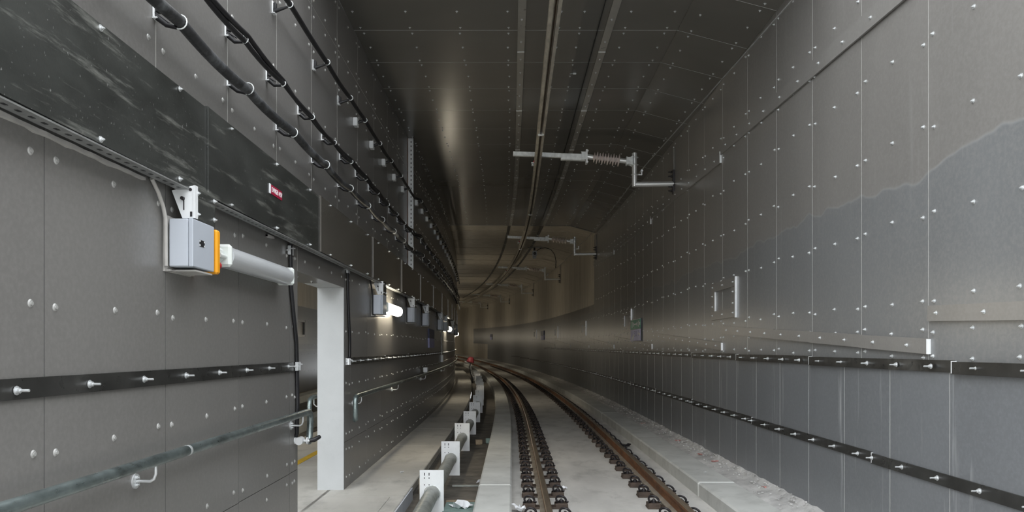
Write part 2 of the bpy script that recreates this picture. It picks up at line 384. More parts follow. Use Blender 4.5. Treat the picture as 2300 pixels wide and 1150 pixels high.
# ---- doorway through the left wall: lintel lining and pale reveals
door = structure('door_1')
b = MB(); b.sweep([(XL-TH, ZW), (XL-0.002, ZW), (XL-0.002, 0.735), (XL-TH, 0.735)], 9.235, 9.262, 0.1); world('reveal', b, M['concwall'], door)
b = MB(); b.sweep([(XL-TH, ZW), (XL-0.002, ZW), (XL-0.002, 0.735), (XL-TH, 0.735)], 7.236, 7.25, 0.1); world('reveal', b, M['panel'], door)
b = MB(); b.sweep([(XL-TH, 0.736), (XL-0.002, 0.736), (XL-0.002, 0.80), (XL-TH, 0.80)], 8.62, 9.262, 0.4); world('lintel_soffit', b, M['concwall'], door)
b = MB(); b.sweep([(XL-TH, 0.736), (XL-0.002, 0.736), (XL-0.002, 0.80), (XL-TH, 0.80)], 7.25, 8.615, 0.4); world('lintel_soffit', b, M['panel'], door)
for s, z in ((7.75, .735), (8.3, .735)):
    put('bolt', ME_BOLT, FR(s, XL-0.15, z, ry=math.pi), door)

# ---- right wall
wr = structure('wall_right')
b = MB(); b.sweep([(XR+0.02, ZT), (XR+0.4, ZT), (XR+0.4, ZC+0.3), (XR+0.02, ZC+0.3)], PORTAL, END, 0.8); world('wall_core', b, M['beige'], wr)
MOD = [5.54+5.44*k for k in range(-2, 4)]; MOD[0] = PORTAL
ru = [PORTAL, 0.1, 1.19, 2.28, 3.37, 4.46, 5.54, 6.60, 7.68, 8.72, 9.80, 10.96, 12.0, 13.06, 14.18, 15.25, 16.40, 17.48, 18.56, 19.65, 20.74, 21.85, 22.93, 24.0, 25.1, 26.2]
wall_panels(wr, XR, ru, -0.145, 2.93, 'panel_right', side=-1, t=0.02)
wall_panels(wr, XR, ru, 2.93, ZH, 'panel_right', side=-1, t=0.02)
ru2 = seq(26.2, 1.12, 84)
wall_panels(wr, XR, ru2, -0.145, 1.50, 'panel_right', side=-1, t=0.02)
rl = seq(PORTAL, 0.84, 84)
rl = [5.27-0.84*k for k in range(6, 0, -1)] + [5.27+0.835*k for k in range(0, 84)]; rl = [PORTAL]+[s for s in rl if s > PORTAL+.2]
wall_panels(wr, XR, rl, ZB-0.1, -0.145, 'panel_low', side=-1, t=0.02)
fr = []
for a, c in zip(ru[:-1], ru[1:]):
    for z in (2.31, 1.65, 1.0, 0.36, 0.13, -0.055, 2.80, 3.10, 3.85):
        for s in ((a+0.07), (a+c)/2, c-0.07):
            if s < 3: continue
            fr.append(bolt_frame('R', s+random.uniform(-.012, .012), XR, z+random.uniform(-.03, .03)))
for a, c in zip(ru2[:-1], ru2[1:]):
    if a > 48: break
    for z in (1.0, 0.36, 0.13, -0.055):
        for s in ((a+0.07), (a+c)/2): fr.append(bolt_frame('R', s, XR, z))
bolts(wr, fr, 285)
# beige upper part beyond the cladding: formwork-marked concrete with a row of joints
fr = []

# ---- stepped cover strips on the right wall: overlapping lengths, near ends proud
def strip_run(name, X, side, joints, z0, h, t, m, proud=0.03, studs=None, zfar=None, splits=None, screws=None):
    tr = structure(name)
    for a, c in zip(joints[:-1], joints[1:]):
        L = c-a
        za = z0 if zfar is None else z0(a) if callable(z0) else z0
        dz = 0 if zfar is None else zfar
        ang = proud/L*side
        n_ = 1 if splits is None else splits
        for q in range(n_):
            l = L/n_
            bx = MB().box((0, 0, 0), (t, l-0.004, h), side=0)
            mid = a+l*(q+.5); zz = za+dz*(mid-a)/L
            put('strip_length', bx.mesh('strip_length', M[m]), FR(mid, X-side*(t/2+proud*(1-(mid-a)/L)*1.0), zz, rz=ang) @ Matrix.Rotation(math.atan2(dz, L), 4, 'X'), tr)
        bx = MB().box((0, 0, 0), (t+proud, 0.012, h*0.98)); put('lit_end_face', bx.mesh('lit_end_face', M['bright']), FR(a-0.004, X-side*(t+proud)/2, za), tr)  # near end toward the portal: its daylight painted in as bright white
        st = studs or screws
        if st:
            for k in range(int(round(L/st))):
                s = a+st*(k+.5); zz = za+dz*(s-a)/L
                pr = t+proud*(1-(s-a)/L)
                if s > 3 and s < 45: put('stud' if studs else 'bolt', ME_STUD if studs else ME_BOLT, bolt_frame('R' if side > 0 else 'L', s, X-side*pr, zz), tr)
    return tr
strip_run('trim_3', XR, 1, [PORTAL, 0.15, 2.68, 5.20, 7.70, 10.2, 12.74, 15.25, 17.8, 20.3, 22.8, 25.3, 27.8, 30.3, 32.8, 35.3, 37.8, 40.3, 42.8], -0.145, 0.088, 0.012, 'strip', 0.022, studs=0.5)
strip_run('trim_4', XR, 1, [PORTAL, 3.2, 6.4, 9.6, 12.8, 16, 19.2, 22.4, 25.6, 28.8, 32, 35.2, 40, 45, 50, 55, 60], -0.96, 0.09, 0.01, 'strip', 0.003, studs=0.49)
strip_run('trim_5', XR, 1, [PORTAL, 5.52, 10.95, 16.35, 21.9, 27.4, 32.9, 38.4, 43.9], 0.0, 0.115, 0.020, 'trimstrip', 0.008, zfar=0.25, splits=5, screws=0.545)
strip_run('trim_6', XR, 1, [PORTAL, 5.56, 11.02, 16.5, 21.9, 26.2], 2.82, 0.17, 0.020, 'trimstrip', 0.008, zfar=0.12, splits=5, screws=0.545)
# left wall strips
strip_run('trim_7', XL, -1, [DIV, 7.19], -0.185, 0.09, 0.012, 'strip', 0.004, studs=0.54)
strip_run('trim_8', XL, -1, [9.36, 12.2, 15, 17.9, 20.7, 23.5, 26.3, 29.1, 32, 35, 38, 41], -0.19, 0.09, 0.012, 'strip', 0.004, studs=0.54)

# ---- ceiling
ce = structure('ceiling')
b = MB(); b.sweep([(XL-0.4, ZC+0.32), (XR+0.4, ZC+0.32), (XR+0.4, ZC+0.62), (XL-0.4, ZC+0.62)], ROOF, 26.0, 0.8); world('roof_slab', b, M['beige'], ce)
cs = [ROOF] + [9.82+1.11*k for k in range(-1, 15)]; cs[-1] = 25.6
def ceil_panels(x0, x1, z0, z1):
    ang = math.atan2(z1-z0, x1-x0); wdt = math.hypot(x1-x0, z1-z0)
    for a, c in zip(cs[:-1], cs[1:]):
        key = ('c', round(wdt, 3), round(c-a, 3))
        if key not in PC: PC[key] = MB().box((0, 0, 0.006), (wdt-0.004, c-a-0.016, 0.012), side=1).mesh('ceiling_panel', [M['ceil'], M['bright']])
        # box faces 4 and 5 are bottom and top: give the visible underside the panel coating
        me = PC[key]
        for p in me.polygons:
            if abs(p.normal.z) > 0.9: p.material_index = 0
            else: p.material_index = 1 if abs(p.normal.y) > 0.9 else 0  # edges across the tunnel coloured bright for the light they catch
        put('ceiling_panel', me, FR((a+c)/2, (x0+x1)/2, (z0+z1)/2, ry=-ang), ce)
ceil_panels(XL, 0.12, ZC, ZC); ceil_panels(0.12, 1.27, ZC, ZC); ceil_panels(1.27, XH, ZC, ZC); ceil_panels(XH, XR, ZC, ZH)
fr = []
for a, c in zip(cs[:-1], cs[1:]):
    for s in (a+0.09, (a+c)/2, c-0.09):
        if s < 5: continue
        for X in (-1.99, -1.34, -0.69, -0.05, 0.62, 0.9, 1.5, 2.05): fr.append(FR(s, X+random.uniform(-.012, .012), ZC, ry=math.pi))
        for X in (2.36, 2.95): fr.append(FR(s, X, ZC-(X-XH)/(XR-XH)*(ZC-ZH), ry=math.pi+0.26))
bolts(ce, fr, 285)
def ceil_strip(name, X):
    tr = structure(name); jt = [ROOF, 10.48, 13.1, 15.7, 18.3, 20.9, 23.4, 25.6]
    for a, c in zip(jt[:-1], jt[1:]):
        bx = MB().box((0, 0, 0), (0.10, c-a, 0.012)); put('strip_length', bx.mesh('strip_length', M['ceilstrip']), FR((a+c)/2, X, ZC-0.016, rx=0.010/(c-a)), tr)
        bx = MB().box((0, 0, 0), (0.10, 0.014, 0.024)); put('lit_end_face', bx.mesh('lit_end_face', M['bright']), FR(a, X, ZC-0.02), tr)  # bright tick: daylight on the strip's end put into the colour
        for k in range(5):
            s = a+(k+.5)*(c-a)/5
            if s > 5: put('bolt', ME_BOLT, FR(s, X, ZC-0.024, ry=math.pi), tr)
ceil_strip('trim_9', 0.125); ceil_strip('trim_10', 1.275)
def vault_strip(name, X):
    tr = structure(name)
    for k in range(17):
        a = 25.75+2.6*k
        bx = MB().box((0, 0, 0), (0.10, 2.6, 0.012)); put('strip_length', bx.mesh('strip_length', M['strip']), FR(a+1.3, X, ZC+0.075, rx=0.010/2.6), tr)
        bx = MB().box((0, 0, 0), (0.10, 0.014, 0.024)); put('lit_end_face', bx.mesh('lit_end_face', M['bright']), FR(a, X, ZC+0.07), tr)  # same painted bright end on the dark strips
vault_strip('trim_11', 0.10); vault_strip('trim_12', 1.275)
# bare concrete vault beyond the cladding
b = MB(); b.sweep([(XL-.02, ZC+0.10), (XH, ZC+0.10), (XR+0.02, ZH+0.10), (XR+0.02, ZC+0.62), (XL-.02, ZC+0.62)], 25.6, END, 0.6); world('bare_vault', b, M['beige'], ce)
b = MB()
for k in range(30):                     # shallow ribs left by the formwork
    s = 27.5+k*2.4
    b.sweep([(XL-.02, ZC+0.10), (XH, ZC+0.10), (XR+0.02, ZH+0.10), (XR+0.02, ZH+0.085), (XH, ZC+0.085), (XL-.02, ZC+0.085)], s, s+0.03, 0.1)
o = world('formwork_ribs', b, M['beige'], ce); o['kind'] = 'stuff'
for s_ in (0,):
    b = MB(); b.sweep([(XL, ZC-0.01), (XH, ZC-0.01), (XR-0.03, ZH-0.01), (XR-0.03, ZH+0.2), (XL, ZC+0.2)], 25.6, 25.72, 0.1); world('cladding_edge', b, M['trimstrip'], ce)

# ---- second tunnel behind the doorway
st = structure('wall_far_left')
X2, XM = -7.66, XL-TH
b = MB(); b.sweep([(X2-0.4, ZT), (X2-0.02, ZT), (X2-0.02, ZC+.3), (X2-0.4, ZC+.3)], PORTAL, END, 0.8); world('wall_core', b, M['beige'], st)
s2 = seq(18.0, 1.12, 46)
wall_panels(st, X2, s2, -0.145, 1.50, 'panel', side=1, t=0.02); wall_panels(st, X2, s2, ZB-.1, -0.145, 'panel', side=1, t=0.02)
b = MB(); b.sweep([(X2, PORTAL and -0.19), (X2+.02, -0.19), (X2+.02, -0.10), (X2, -0.10)], 18, 46, 0.8); world('strip_length', b, M['trimstrip'], st)
b = MB(); b.sweep([(X2, 0.1), (X2+.02, 0.1), (X2+.02, 0.24), (X2, 0.24)], 18, 46, 0.8); world('strip_length', b, M['trimstrip'], st)
fr = []
for s in s2:
    for z in (1.0, 0.32, 0.05, -0.30, -0.96): fr += [bolt_frame('L', s+.08, X2, z), bolt_frame('L', s+.55, X2, z)]
b = MB()
for f in fr: b.merge(BOLT_LO, f)
world('bolts', b, M['zinc'], st)['kind'] = 'stuff'
b = MB(); b.sweep([(X2-.4, ZC), (XM+.02, ZC), (XM+.02, ZC+.3), (X2-.4, ZC+.3)], ROOF, END, 0.8); o = world('ceiling_beyond_doorway', b, M['ceil']); o['kind'] = 'structure'
f2 = structure('floor_beyond_doorway')
for a, c in zip([PORTAL]+[2.2*k for k in range(1, 20)], [2.2*k for k in range(1, 21)]):
    b = MB(); b.sweep([(-3.24, ZW-.12), (XL-.16, ZW-.12), (XL-.16, ZW), (-3.24, ZW)], a+.005, c-.005, 1.0); world('walkway_slab', b, M['walk'], f2)
b = MB(); b.sweep([(-3.36, ZW-.02), (-3.24, ZW-.02), (-3.24, ZW+.004), (-3.36, ZW+.004)], PORTAL, 44, 0.8); world('yellow_edge_line', b, M['yellow'], f2)
b = MB(); b.sweep([(-4.15, ZW-.15), (-3.36, ZW-.15), (-3.36, ZW-.01), (-4.15, ZW-.01)], PORTAL, 44, 0.8); world('edge_slab', b, M['walk'], f2)
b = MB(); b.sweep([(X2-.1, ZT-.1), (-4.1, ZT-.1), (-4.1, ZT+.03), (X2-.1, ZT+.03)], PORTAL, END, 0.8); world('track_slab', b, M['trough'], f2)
for x0 in (-4.9, -7.2):
    b = MB(); b.sweep([(x0-.2, ZT), (x0+.2, ZT), (x0+.2, -1.70), (x0-.2, -1.70)], PORTAL, 46, 0.8); world('kerb_block', b, M['conc'], f2)
# added end wall out of sight, keeping daylight out of both tunnels
b = MB(); b.sweep([(X2-.4, ZT-.2), (XR+.4, ZT-.2), (XR+.4, ZC+.6), (X2-.4, ZC+.6)], END-1, END, 1.0); o = world('far_daylight_stop', b, M['beige']); o['kind'] = 'structure'

# ================================================================== THINGS
ORD = ['nearest', 'second', 'third', 'fourth', 'fifth', 'sixth', 'seventh', 'eighth', 'ninth', 'tenth', 'eleventh', 'twelfth', 'thirteenth', 'fourteenth', 'fifteenth', 'sixteenth']
# ---- running rails with their fasteners
def rail_profile(x, zt):
    h, foot, zb = 0.036, 0.070, zt-0.172
    p = [(x-foot, zb), (x+foot, zb), (x+foot, zb+.012), (x+.014, zb+.03), (x+.009, zb+.06), (x+.009, zt-.05), (x+h, zt-.036), (x+h, zt-.008), (x+h-.01, zt), (x-h+.01, zt), (x-h, zt-.008), (x-h, zt-.036), (x-.009, zt-.05), (x-.009, zb+.06), (x-.014, zb+.03), (x-foot, zb+.012)]
    return p
def plate_mesh(qi, qo):                     # one base plate with a raised block each side of the rail
    pb = MB(); pb.cbox(((qo-qi)/2, 0, 0.010), (qi+qo+0.16, 0.17, 0.020), 0.004)
    for q in (-qi, qo):
        pb.cbox((q, 0, 0.034), (0.150, 0.15, 0.058), 0.010); pb.cyl((q*1.3, 0.06, 0.02), (q*1.3, 0.06, 0.06), 0.018, 6)
    return pb.mesh('base_plate', M['plate'])
cb = MB()                                   # bent-rod clip round a domed bolt
arc = [(0.058*math.cos(q), 0.052*math.sin(q), 0.028+0.034*math.sin(q)) for q in [math.radians(d) for d in range(210, -31, -16)]]
arc = [(-0.078, -0.040, 0.004)]+arc+[(0.078, -0.040, 0.004)]
cb.tube(arc, 0.0135, 6); cb.cyl((0, -.005, -0.02), (0, -.005, 0.022), 0.034, 8); cb.cyl((0, -.005, 0.022), (0, -.005, 0.042), 0.024, 8, r2=0.010)
ME_CLIP = cb.mesh('spring_clip', M['clip'])
def running_rail(x, zt, label, qi, qo):
    ME_PLATE = plate_mesh(qi, qo)
    t = thing('running_rail', label, 'rail', FR(PORTAL+6, x, ZS), 'running rails of the track')
    b = MB(); pr = rail_profile(x, zt); b.sweep(pr, PORTAL, 100, 0.6)
    m = len(pr)
    for i, q in enumerate(b.f):
        k = i % m
        b.m[i] = 0 if k in (7, 8, 9) else (2 if k in (0, 1, 2, 14, 15) else 1)
    world('rail_bar', b, [M['railtop'], M['rust'], M['railfoot']], t)
    s = 6.0; k = 0
    while s < 62:
        f = FR(s, x, ZS+0.002)
        pl = put('base_plate', ME_PLATE, f, t)
        if s < 40:
            for q in (-qi, qo):
                put('spring_clip', ME_CLIP, f @ Matrix.Translation((q, 0, 0.066)) @ Matrix.Rotation(math.radians(12), 4, 'Z') @ Matrix.Rotation(math.radians(random.uniform(-8, 8)), 4, 'Z'), pl)
        s += 0.655
running_rail(0.387, -1.70, 'brown steel running rail on the inside of the curve, beside the left kerb', 0.185, 0.185)
running_rail(1.845, -1.685, 'rust-red steel running rail on the outside of the curve, beside the right kerb', 0.195, 0.125)

# ---- white support plates and the pipe they carry
pipe = thing('drain_pipe', 'long weathered grey pipe running through the row of white plates', 'pipe', FR(9, -0.93, ZT))
b = MB(); pts = [P(PORTAL+i*0.6, -0.925, -1.70) for i in range(int(46/0.6))]; b.tube(pts, 0.085, 14); world('pipe', b, M['pipe'], pipe)
pw = MB()                                   # plate with a round hole and small slots
w, h0, r, zc = 0.14, 0.52, 0.093, 0.25
ring = [(r*math.cos(a), zc+r*math.sin(a)) for a in [2*math.pi*k/24 for k in range(24)]]
out = []
for k in range(24):
    a = 2*math.pi*k/24; c, s_ = math.cos(a), math.sin(a)
    tt = min([(w/abs(c)) if abs(c) > 1e-6 else 9, ((h0-zc)/s_) if s_ > 1e-6 else 9, (zc/-s_) if s_ < -1e-6 else 9]); out.append((tt*c, zc+tt*s_))
cor = [(w, 0), (w, h0), (-w, h0), (-w, 0)]
for y in (-0.012, 0.012):
    pw.add([(p[0], y, p[1]) for p in ring]+[(p[0], y, p[1]) for p in out], [(k, (k+1) % 24, 24+(k+1) % 24, 24+k) for k in range(24)])
    for cx_, cz_ in cor:                    # corner triangles
        near = sorted(range(24), key=lambda k: (out[k][0]-cx_)**2+(out[k][1]-cz_)**2)[:2]
        pw.add([(cx_, y, cz_), (out[near[0]][0], y, out[near[0]][1]), (out[near[1]][0], y, out[near[1]][1])], [(0, 1, 2)])
for k in range(24):
    a, c = ring[k], ring[(k+1) % 24]; pw.add([(a[0], -.012, a[1]), (c[0], -.012, c[1]), (c[0], .012, c[1]), (a[0], .012, a[1])], [(0, 1, 2, 3)])
for (a, c) in zip(cor, cor[1:]+cor[:1]): pw.add([(a[0], -.012, a[1]), (c[0], -.012, c[1]), (c[0], .012, c[1]), (a[0], .012, a[1])], [(0, 1, 2, 3)])
ME_SUP = pw.mesh('plate', M['bright'])
col_ = MB().tube([(0.089*math.cos(a), -0.02, zc+0.089*math.sin(a)) for a in [2*math.pi*k/24 for k in range(25)]], 0.007, 6, caps=False)
ME_COL = col_.mesh('pipe_collar', M['galv'])
sl = MB()
for xx in (-0.085, -0.03): 
    sl.box((xx, -0.0125, h0-0.045), (0.010, 0.002, 0.035)); sl.box((xx, -0.0125, h0-0.09), (0.012, 0.002, 0.012)); sl.box((xx, -0.0125, h0-0.17), (0.012, 0.002, 0.012))
ME_SLOT = sl.mesh('slots', M['black'])
ss = [8.62, 11.25, 13.9, 16.5, 19.2, 21.9, 24.6, 27.3, 30, 32.7, 35.4, 38.1, 40.8, 43.5]
for i, s in enumerate(ss):
    t = thing('pipe_support_plate', ('%s white slotted plate holding the grey pipe' % ORD[i]) + (', right beside the walkway edge' if i == 0 else ' counted from the near end of the row'), 'pipe support', FR(s, -0.945, ZT), 'white plates carrying the pipe in the trench')
    put('plate', ME_SUP, FR(s, -0.935, ZT, rz=random.uniform(-.03, .03)), t)
    if i < 9: put('pipe_collar', ME_COL, FR(s, -0.925, ZT), t); put('slots', ME_SLOT, FR(s, -0.935, ZT), t)

# ---- handrails on the left wall
def hbracket(parent, s, X, zr, side=1):     # round plate, bent arm up to the tube
    e = put('bracket', MB().cyl((0, 0, 0), (0.008, 0, 0), 0.042, 14).mesh('bracket', M['zinc']), FR(s, X, zr-0.115), parent)
    c = MB().tube([(0.005, 0, 0), (0.085, 0.0, 0), (0.105, 0.0, 0.012), (0.115, 0, 0.04), (0.115, 0.0, 0.09)], 0.0085, 8)
    put('bracket_arm', c.mesh('bracket_arm', M['zinc']), FR(s, X, zr-0.115), e)
    for k in (-0.02, 0.02): put('bolt', ME_BOLT, FR(s, X+0.006, zr-0.115+k, ry=RX), e)
def handrail(name, label, s0, s1, brs, returns):
    t = thing(name, label, 'handrail', FR((s0+s1)/2 if s1 < 20 else s0+1, XL+0.11, -0.9))
    X = XL+0.115; zr = -0.635
    pts = []
    if 'near' in returns: pts += [P(s0, X-.02, zr-0.30), P(s0-.02, X, zr-0.285), P(s0-.045, X, zr-0.25), P(s0-.05, X, zr-0.15), P(s0-.045, X, zr-.05), P(s0-.02, X, zr-.012), P(s0+.03, X, zr)]
    n = max(2, int((s1-s0)/0.6)); pts += [P(s0+0.1+(s1-s0-0.2)*i/n, X, zr) for i in range(n+1)]
    if 'far' in returns: pts += [P(s1+.0, X, zr-.004), P(s1+.04, X, zr-.025), P(s1+.055, X, zr-.06), P(s1+.05, X, zr-0.15), P(s1+.03, X, zr-.24), P(s1-.02, X, zr-.30)]
    b = MB().tube(pts, 0.032, 14); world('tube', b, M['handrail'], t)
    for s in brs: hbracket(t, s, XL, zr)
    b = MB(); j = 4.52 if s0 < 4 else 15.2
    b.tube([P(j-.012, X, zr), P(j+.012, X, zr)], 0.0335, 14); world('joint_collar', b, M['zinc'], t)
    return t
handrail('handrail', 'galvanised wall handrail sloping out of view in front of the doorway', DIV+.05, 7.22, [4.12, 7.02], ('far',))
handrail('handrail', 'galvanised wall handrail starting beyond the doorway with a hooked end', 9.42, 44, [9.75, 12.9, 17.1, 22.9, 28.5, 34], ('near',))
t = thing('handrail', 'hooked galvanised handrail end seen through the doorway', 'handrail', FR(10.4, XM-0.1, -0.9))
X = -2.55; b = MB().tube([P(9.43, X, -.955), P(9.34, X, -.93), P(9.31, X, -.85), P(9.31, X, -.74), P(9.34, X, -.67), P(9.43, X, -.65), P(10.4, X, -.65), P(14, X, -.65), P(20, X, -.65)], 0.03, 12); world('tube', b, M['handrail'], t)
b = MB().tube([P(9.52, X, -.66), P(9.52, X, -.74), P(9.52, X+.03, -.77), P(9.52, XM, -.77)], 0.0085, 8); world('bracket_arm', b, M['zinc'], t)

# ---- dark trunking cover along the left wall
tr = thing('cable_trunking', 'dark scuffed steel trunking cover running along the left wall above the lamps', 'trunking', FR(6, XL, 0.95))
ZL, ZU, XB = 0.972, 1.545, -1.975
jn = [DIV, 4.78, 7.60, 10.48, 13.2, 16.0, 18.8, 21.6, 24.4, 27.2, 30, 33, 36, 39, 42, 46]
for i, (a, c) in enumerate(zip(jn[:-1], jn[1:])):
    b = MB(); b.box((0, 0, (ZU-ZL)/2), (0.012, c-a-0.008, ZU-ZL)); b.box((-0.055, 0, ZU-ZL), (0.11, c-a-0.008, 0.012)); b.box((0.006, -(c-a)/2+0.006, (ZU-ZL)/2), (0.008, 0.008, ZU-ZL))
    put('cover_panel', b.mesh('cover_panel', M['band'] if a < 7.5 else M['bandreflect']), FR((a+c)/2, XB, ZL, rz=0.003), tr)
    for s in (a+.4, (a+c)/2, c-.4):
        if 2.5 < s < 20:
            for z, q in ((ZL+.02, 0.006), (ZU-.02, 0.006)): put('bolt', ME_BOLT, FR(s, XB+q, z, ry=RX), tr)
# perforated tray lip under the cover
b = MB(); b.sweep([(XL+.05, ZL-.012), (XB+.004, ZL-.012), (XB+.004, ZL-.004), (XL+.05, ZL-.004)], DIV, 46, 0.8); world('tray', b, M['traymat'], tr)
b = MB(); s = 2.5
while s < 16: b.merge(MB().box((0, 0, 0), (0.016, 0.028, 0.002)), FR(s, XB-0.035, ZL-0.0125)); s += 0.085
world('tray_slots', b, M['black'], tr)['kind'] = 'stuff'
for (a, c) in ((2.4, 4.25), (4.95, 5.15), (6.3, 6.5)):
    b = MB(); n = int((c-a)/.06)
    vs = []
    for i in range(n+1):
        w = 0.018+random.uniform(-.004, .006); j = random.uniform(-.003, .004)
        vs += [P(a+i*.06, XL+x, ZL-.0125-z) for x, z in ((0, 0), (0.022+j, 0), (0.022+j, w), (0, w))]
    b.add(vs, [(4*i+k, 4*i+(k+1) % 4, 4*i+4+(k+1) % 4, 4*i+4+k) for i in range(n) for k in range(4)]); world('foam_seal', b, M['foam'], tr)
# its small warning label
def text_mesh(body, size, ext=0.0008):
    cu = bpy.data.curves.new('txt', 'FONT'); cu.body = body; cu.size = size; cu.extrude = ext; cu.align_x = 'CENTER'; cu.align_y = 'CENTER'
    o = bpy.data.objects.new('txt', cu); COL.objects.link(o)
    dg = bpy.context.evaluated_depsgraph_get(); dg.update(); me = bpy.data.meshes.new_from_object(o.evaluated_get(dg))
    bpy.data.objects.remove(o); return me
FACE_R = Matrix.Rotation(math.pi/2, 4, 'Z') @ Matrix.Rotation(math.pi/2, 4, 'X')     # text plane facing +X, reading along +Y
FACE_L = Matrix.Rotation(-math.pi/2, 4, 'Z') @ Matrix.Rotation(math.pi/2, 4, 'X')    # text plane facing -X, reading along -Y
t = thing('warning_label', 'small dark red DANGER label on the black trunking cover', 'label', FR(6.17, XB+0.008, 1.245))
put('plate', MB().box((0.001, 0, 0), (0.002, 0.30, 0.075)).mesh('plate', M['signred']), FR(6.17, XB+0.008, 1.285), t)
put('white_end', MB().box((0.002, 0, 0), (0.005, 0.035, 0.078)).mesh('white_end', M['letter']), FR(6.005, XB+0.008, 1.285), t)
me = text_mesh('DANGER 415V', 0.058); me.materials.append(M['letter']); put('lettering', me, FR(6.185, XB+0.0105, 1.285) @ FACE_R @ Matrix.Scale(0.72, 4, (1, 0, 0)), t)

# ---- slotted upright at the step in the upper left wall
t = thing('slotted_upright', 'bright slotted steel upright standing from trunking to ceiling on the left wall', 'upright', FR(14.9, XL+0.05, 1.55))
b = MB().box((0, 0, 1.32), (0.115, 0.012, 2.64)); put('channel', b.mesh('channel', M['bright']), FR(14.905, XL+0.058, 1.555), t)
b = MB()
for k in range(30): b.box((0.012, -0.0065, 0.1+k*0.085), (0.018, 0.002, 0.035))
put('slots', b.mesh('slots', M['black']), FR(14.905, XL+0.058, 1.555), t)['kind'] = 'stuff'
put('red_edge', MB().box((0, 0, 1.32), (0.010, 0.02, 2.64)).mesh('red_edge', M['rust']), FR(14.895, XL+0.006, 1.555), t)

# ---- wall cables on brackets
def wall_cable(name, label, X, z, r, sb, arm, sag, m, blocks_from=99, extra=0, s0=3.0, s1=40):
    t = thing(name, label, 'cable', FR(sb[2], XL, z))
    knots = [DIV+.1]+sb
    for e in range(1+extra):
        pts = []
        for a, c in zip(knots[:-1], knots[1:]):
            for q in range(6):
                f = q/6; s = a+(c-a)*f; pts.append(P(s, (X if s < 14.9 else X+.08)+e*0.024*math.sin(s*1.3+e), z-sag*4*f*(1-f)+0.01*math.sin(s*2.1+e*2)+e*0.02))
        pts.append(P(knots[-1], X+.08, z))
        b = MB().tube(pts, r, 10); world('cable', b, M[m], t)
    for s in sb:
        if s > 34: break
        xw = XL if s < 14.9 else XL+0.10
        xx = X if s < 14.9 else X+.08
        if s < blocks_from:
            bb = MB(); bb.cbox((0.006, 0, 0.0), (0.012, 0.055, 0.105), 0.004); bb.box((0.014, 0, -0.052), (0.028, 0.05, 0.008))
        else:
            bb = MB(); bb.cbox((0.03, 0, 0.0), (0.06, 0.11, 0.11), 0.006); bb.box((0.062, 0, 0.0), (0.006, 0.10, 0.012))
        br = put('bracket', bb.mesh('bracket', M['white']), FR(s, xw, z+arm), t)
        ln = xx-xw
        ab = MB()
        if s < blocks_from: 
            ab.tube([(0.01, 0, -0.035), (ln*.5, 0, -arm*.75-.035), (ln*.9, 0, -arm-r)], [0.020, 0.016, 0.010], 6); ab.cbox((0.024, 0, 0.012), (0.03, 0.035, 0.06), .006)
            ab.tube([(0.01, -.015, -0.02), (ln*.6, 0, -arm*.6-r)], 0.006, 5)
        else: ab.tube([(0.06, 0, 0), (ln, 0, -arm)], [0.022, 0.014], 8)
        put('bracket_arm', ab.mesh('bracket_arm', M['black']), FR(s, xw, z+arm), br)
        rg = MB().tube([((r+.006)*math.cos(a), 0, (r+.006)*math.sin(a)) for a in [2*math.pi*k/14 for k in range(15)]], 0.0045, 5, caps=False)
        put('strap', rg.mesh('strap', M['galv']), FR(s, xx, z), br)
    return t
sb1 = [2.1, 3.2, 4.34, 5.46, 6.58, 7.74, 8.9, 10.0, 11.1, 12.2, 13.3, 14.4] + [15.5+1.1*k for k in range(22)]
sb2 = [2.7, 3.6, 4.5, 5.42, 6.32, 7.25, 8.15, 9.0, 9.9, 10.8, 11.7, 12.6, 13.5, 14.4] + [15.3+.95*k for k in range(24)]
sb3 = [2.1, 3.2, 4.3, 5.4, 6.48, 7.80, 8.92, 9.80, 10.92, 11.95, 13.0, 14.0] + [15.3+.98*k for k in range(22)]
sb1 = [s for s in sb1 if s > DIV+.3]; sb2 = [s for s in sb2 if s > DIV+.3]; sb3 = [s for s in sb3 if s > DIV+.3]
wall_cable('wall_cable', 'thick black bundled cable, lowest of three on the upper left wall', -1.95, 1.905, 0.036, sb1, 0.07, 0.025, 'cable')
wall_cable('wall_cable', 'thin black cable, middle of three on the upper left wall', -1.96, 2.25, 0.019, sb2, 0.075, 0.02, 'black', extra=1)
wall_cable('wall_cable', 'black cable, topmost of three on the upper left wall, on white blocks further in', -1.95, 3.0, 0.024, sb3, -0.03, 0.015, 'black', blocks_from=9.5)

# ---- pairs of black cables dropping down the wall at both sides of the doorway
def drop(label, pts1, clamps, m='black'):
    t = thing('drop_cable', label, 'cable', Matrix.Translation(P(*pts1[-1])))
    for e in (0, 0.035):
        b = MB().tube([P(s+e, X, z) for s, X, z in pts1], 0.014, 8); world('cable', b, M[m], t)
    for s, X, z in clamps:
        c = MB(); c.cbox((0.012, 0, 0), (0.024, 0.10, 0.018), .003); c.cbox((0.025, -.04, 0), (0.03, 0.012, 0.085), .003); c.cbox((0.025, .04, 0), (0.03, 0.012, 0.085), .003); c.cyl((0.0, 0.0, 0.02), (0.07, 0, 0.02), 0.006, 6)
        put('clamp', c.mesh('clamp', M['zinc']), FR(s, X, z), t)
    return t
t = drop('pair of black cables hanging down the wall end before the doorway', [(6.93, XL+.02, 0.96), (6.93, XL+.022, 0.80), (6.95, XL+.02, 0.55), (7.03, XL+.022, 0.28), (7.12, XL+.02, 0.05), (7.14, XL+.02, -0.19), (7.16, XL+.02, -0.55), (7.14, XL+.02, -0.84), (7.2, XL-.05, -0.97)], [(6.93, XL, 0.90), (7.13, XL+.012, -0.19)])
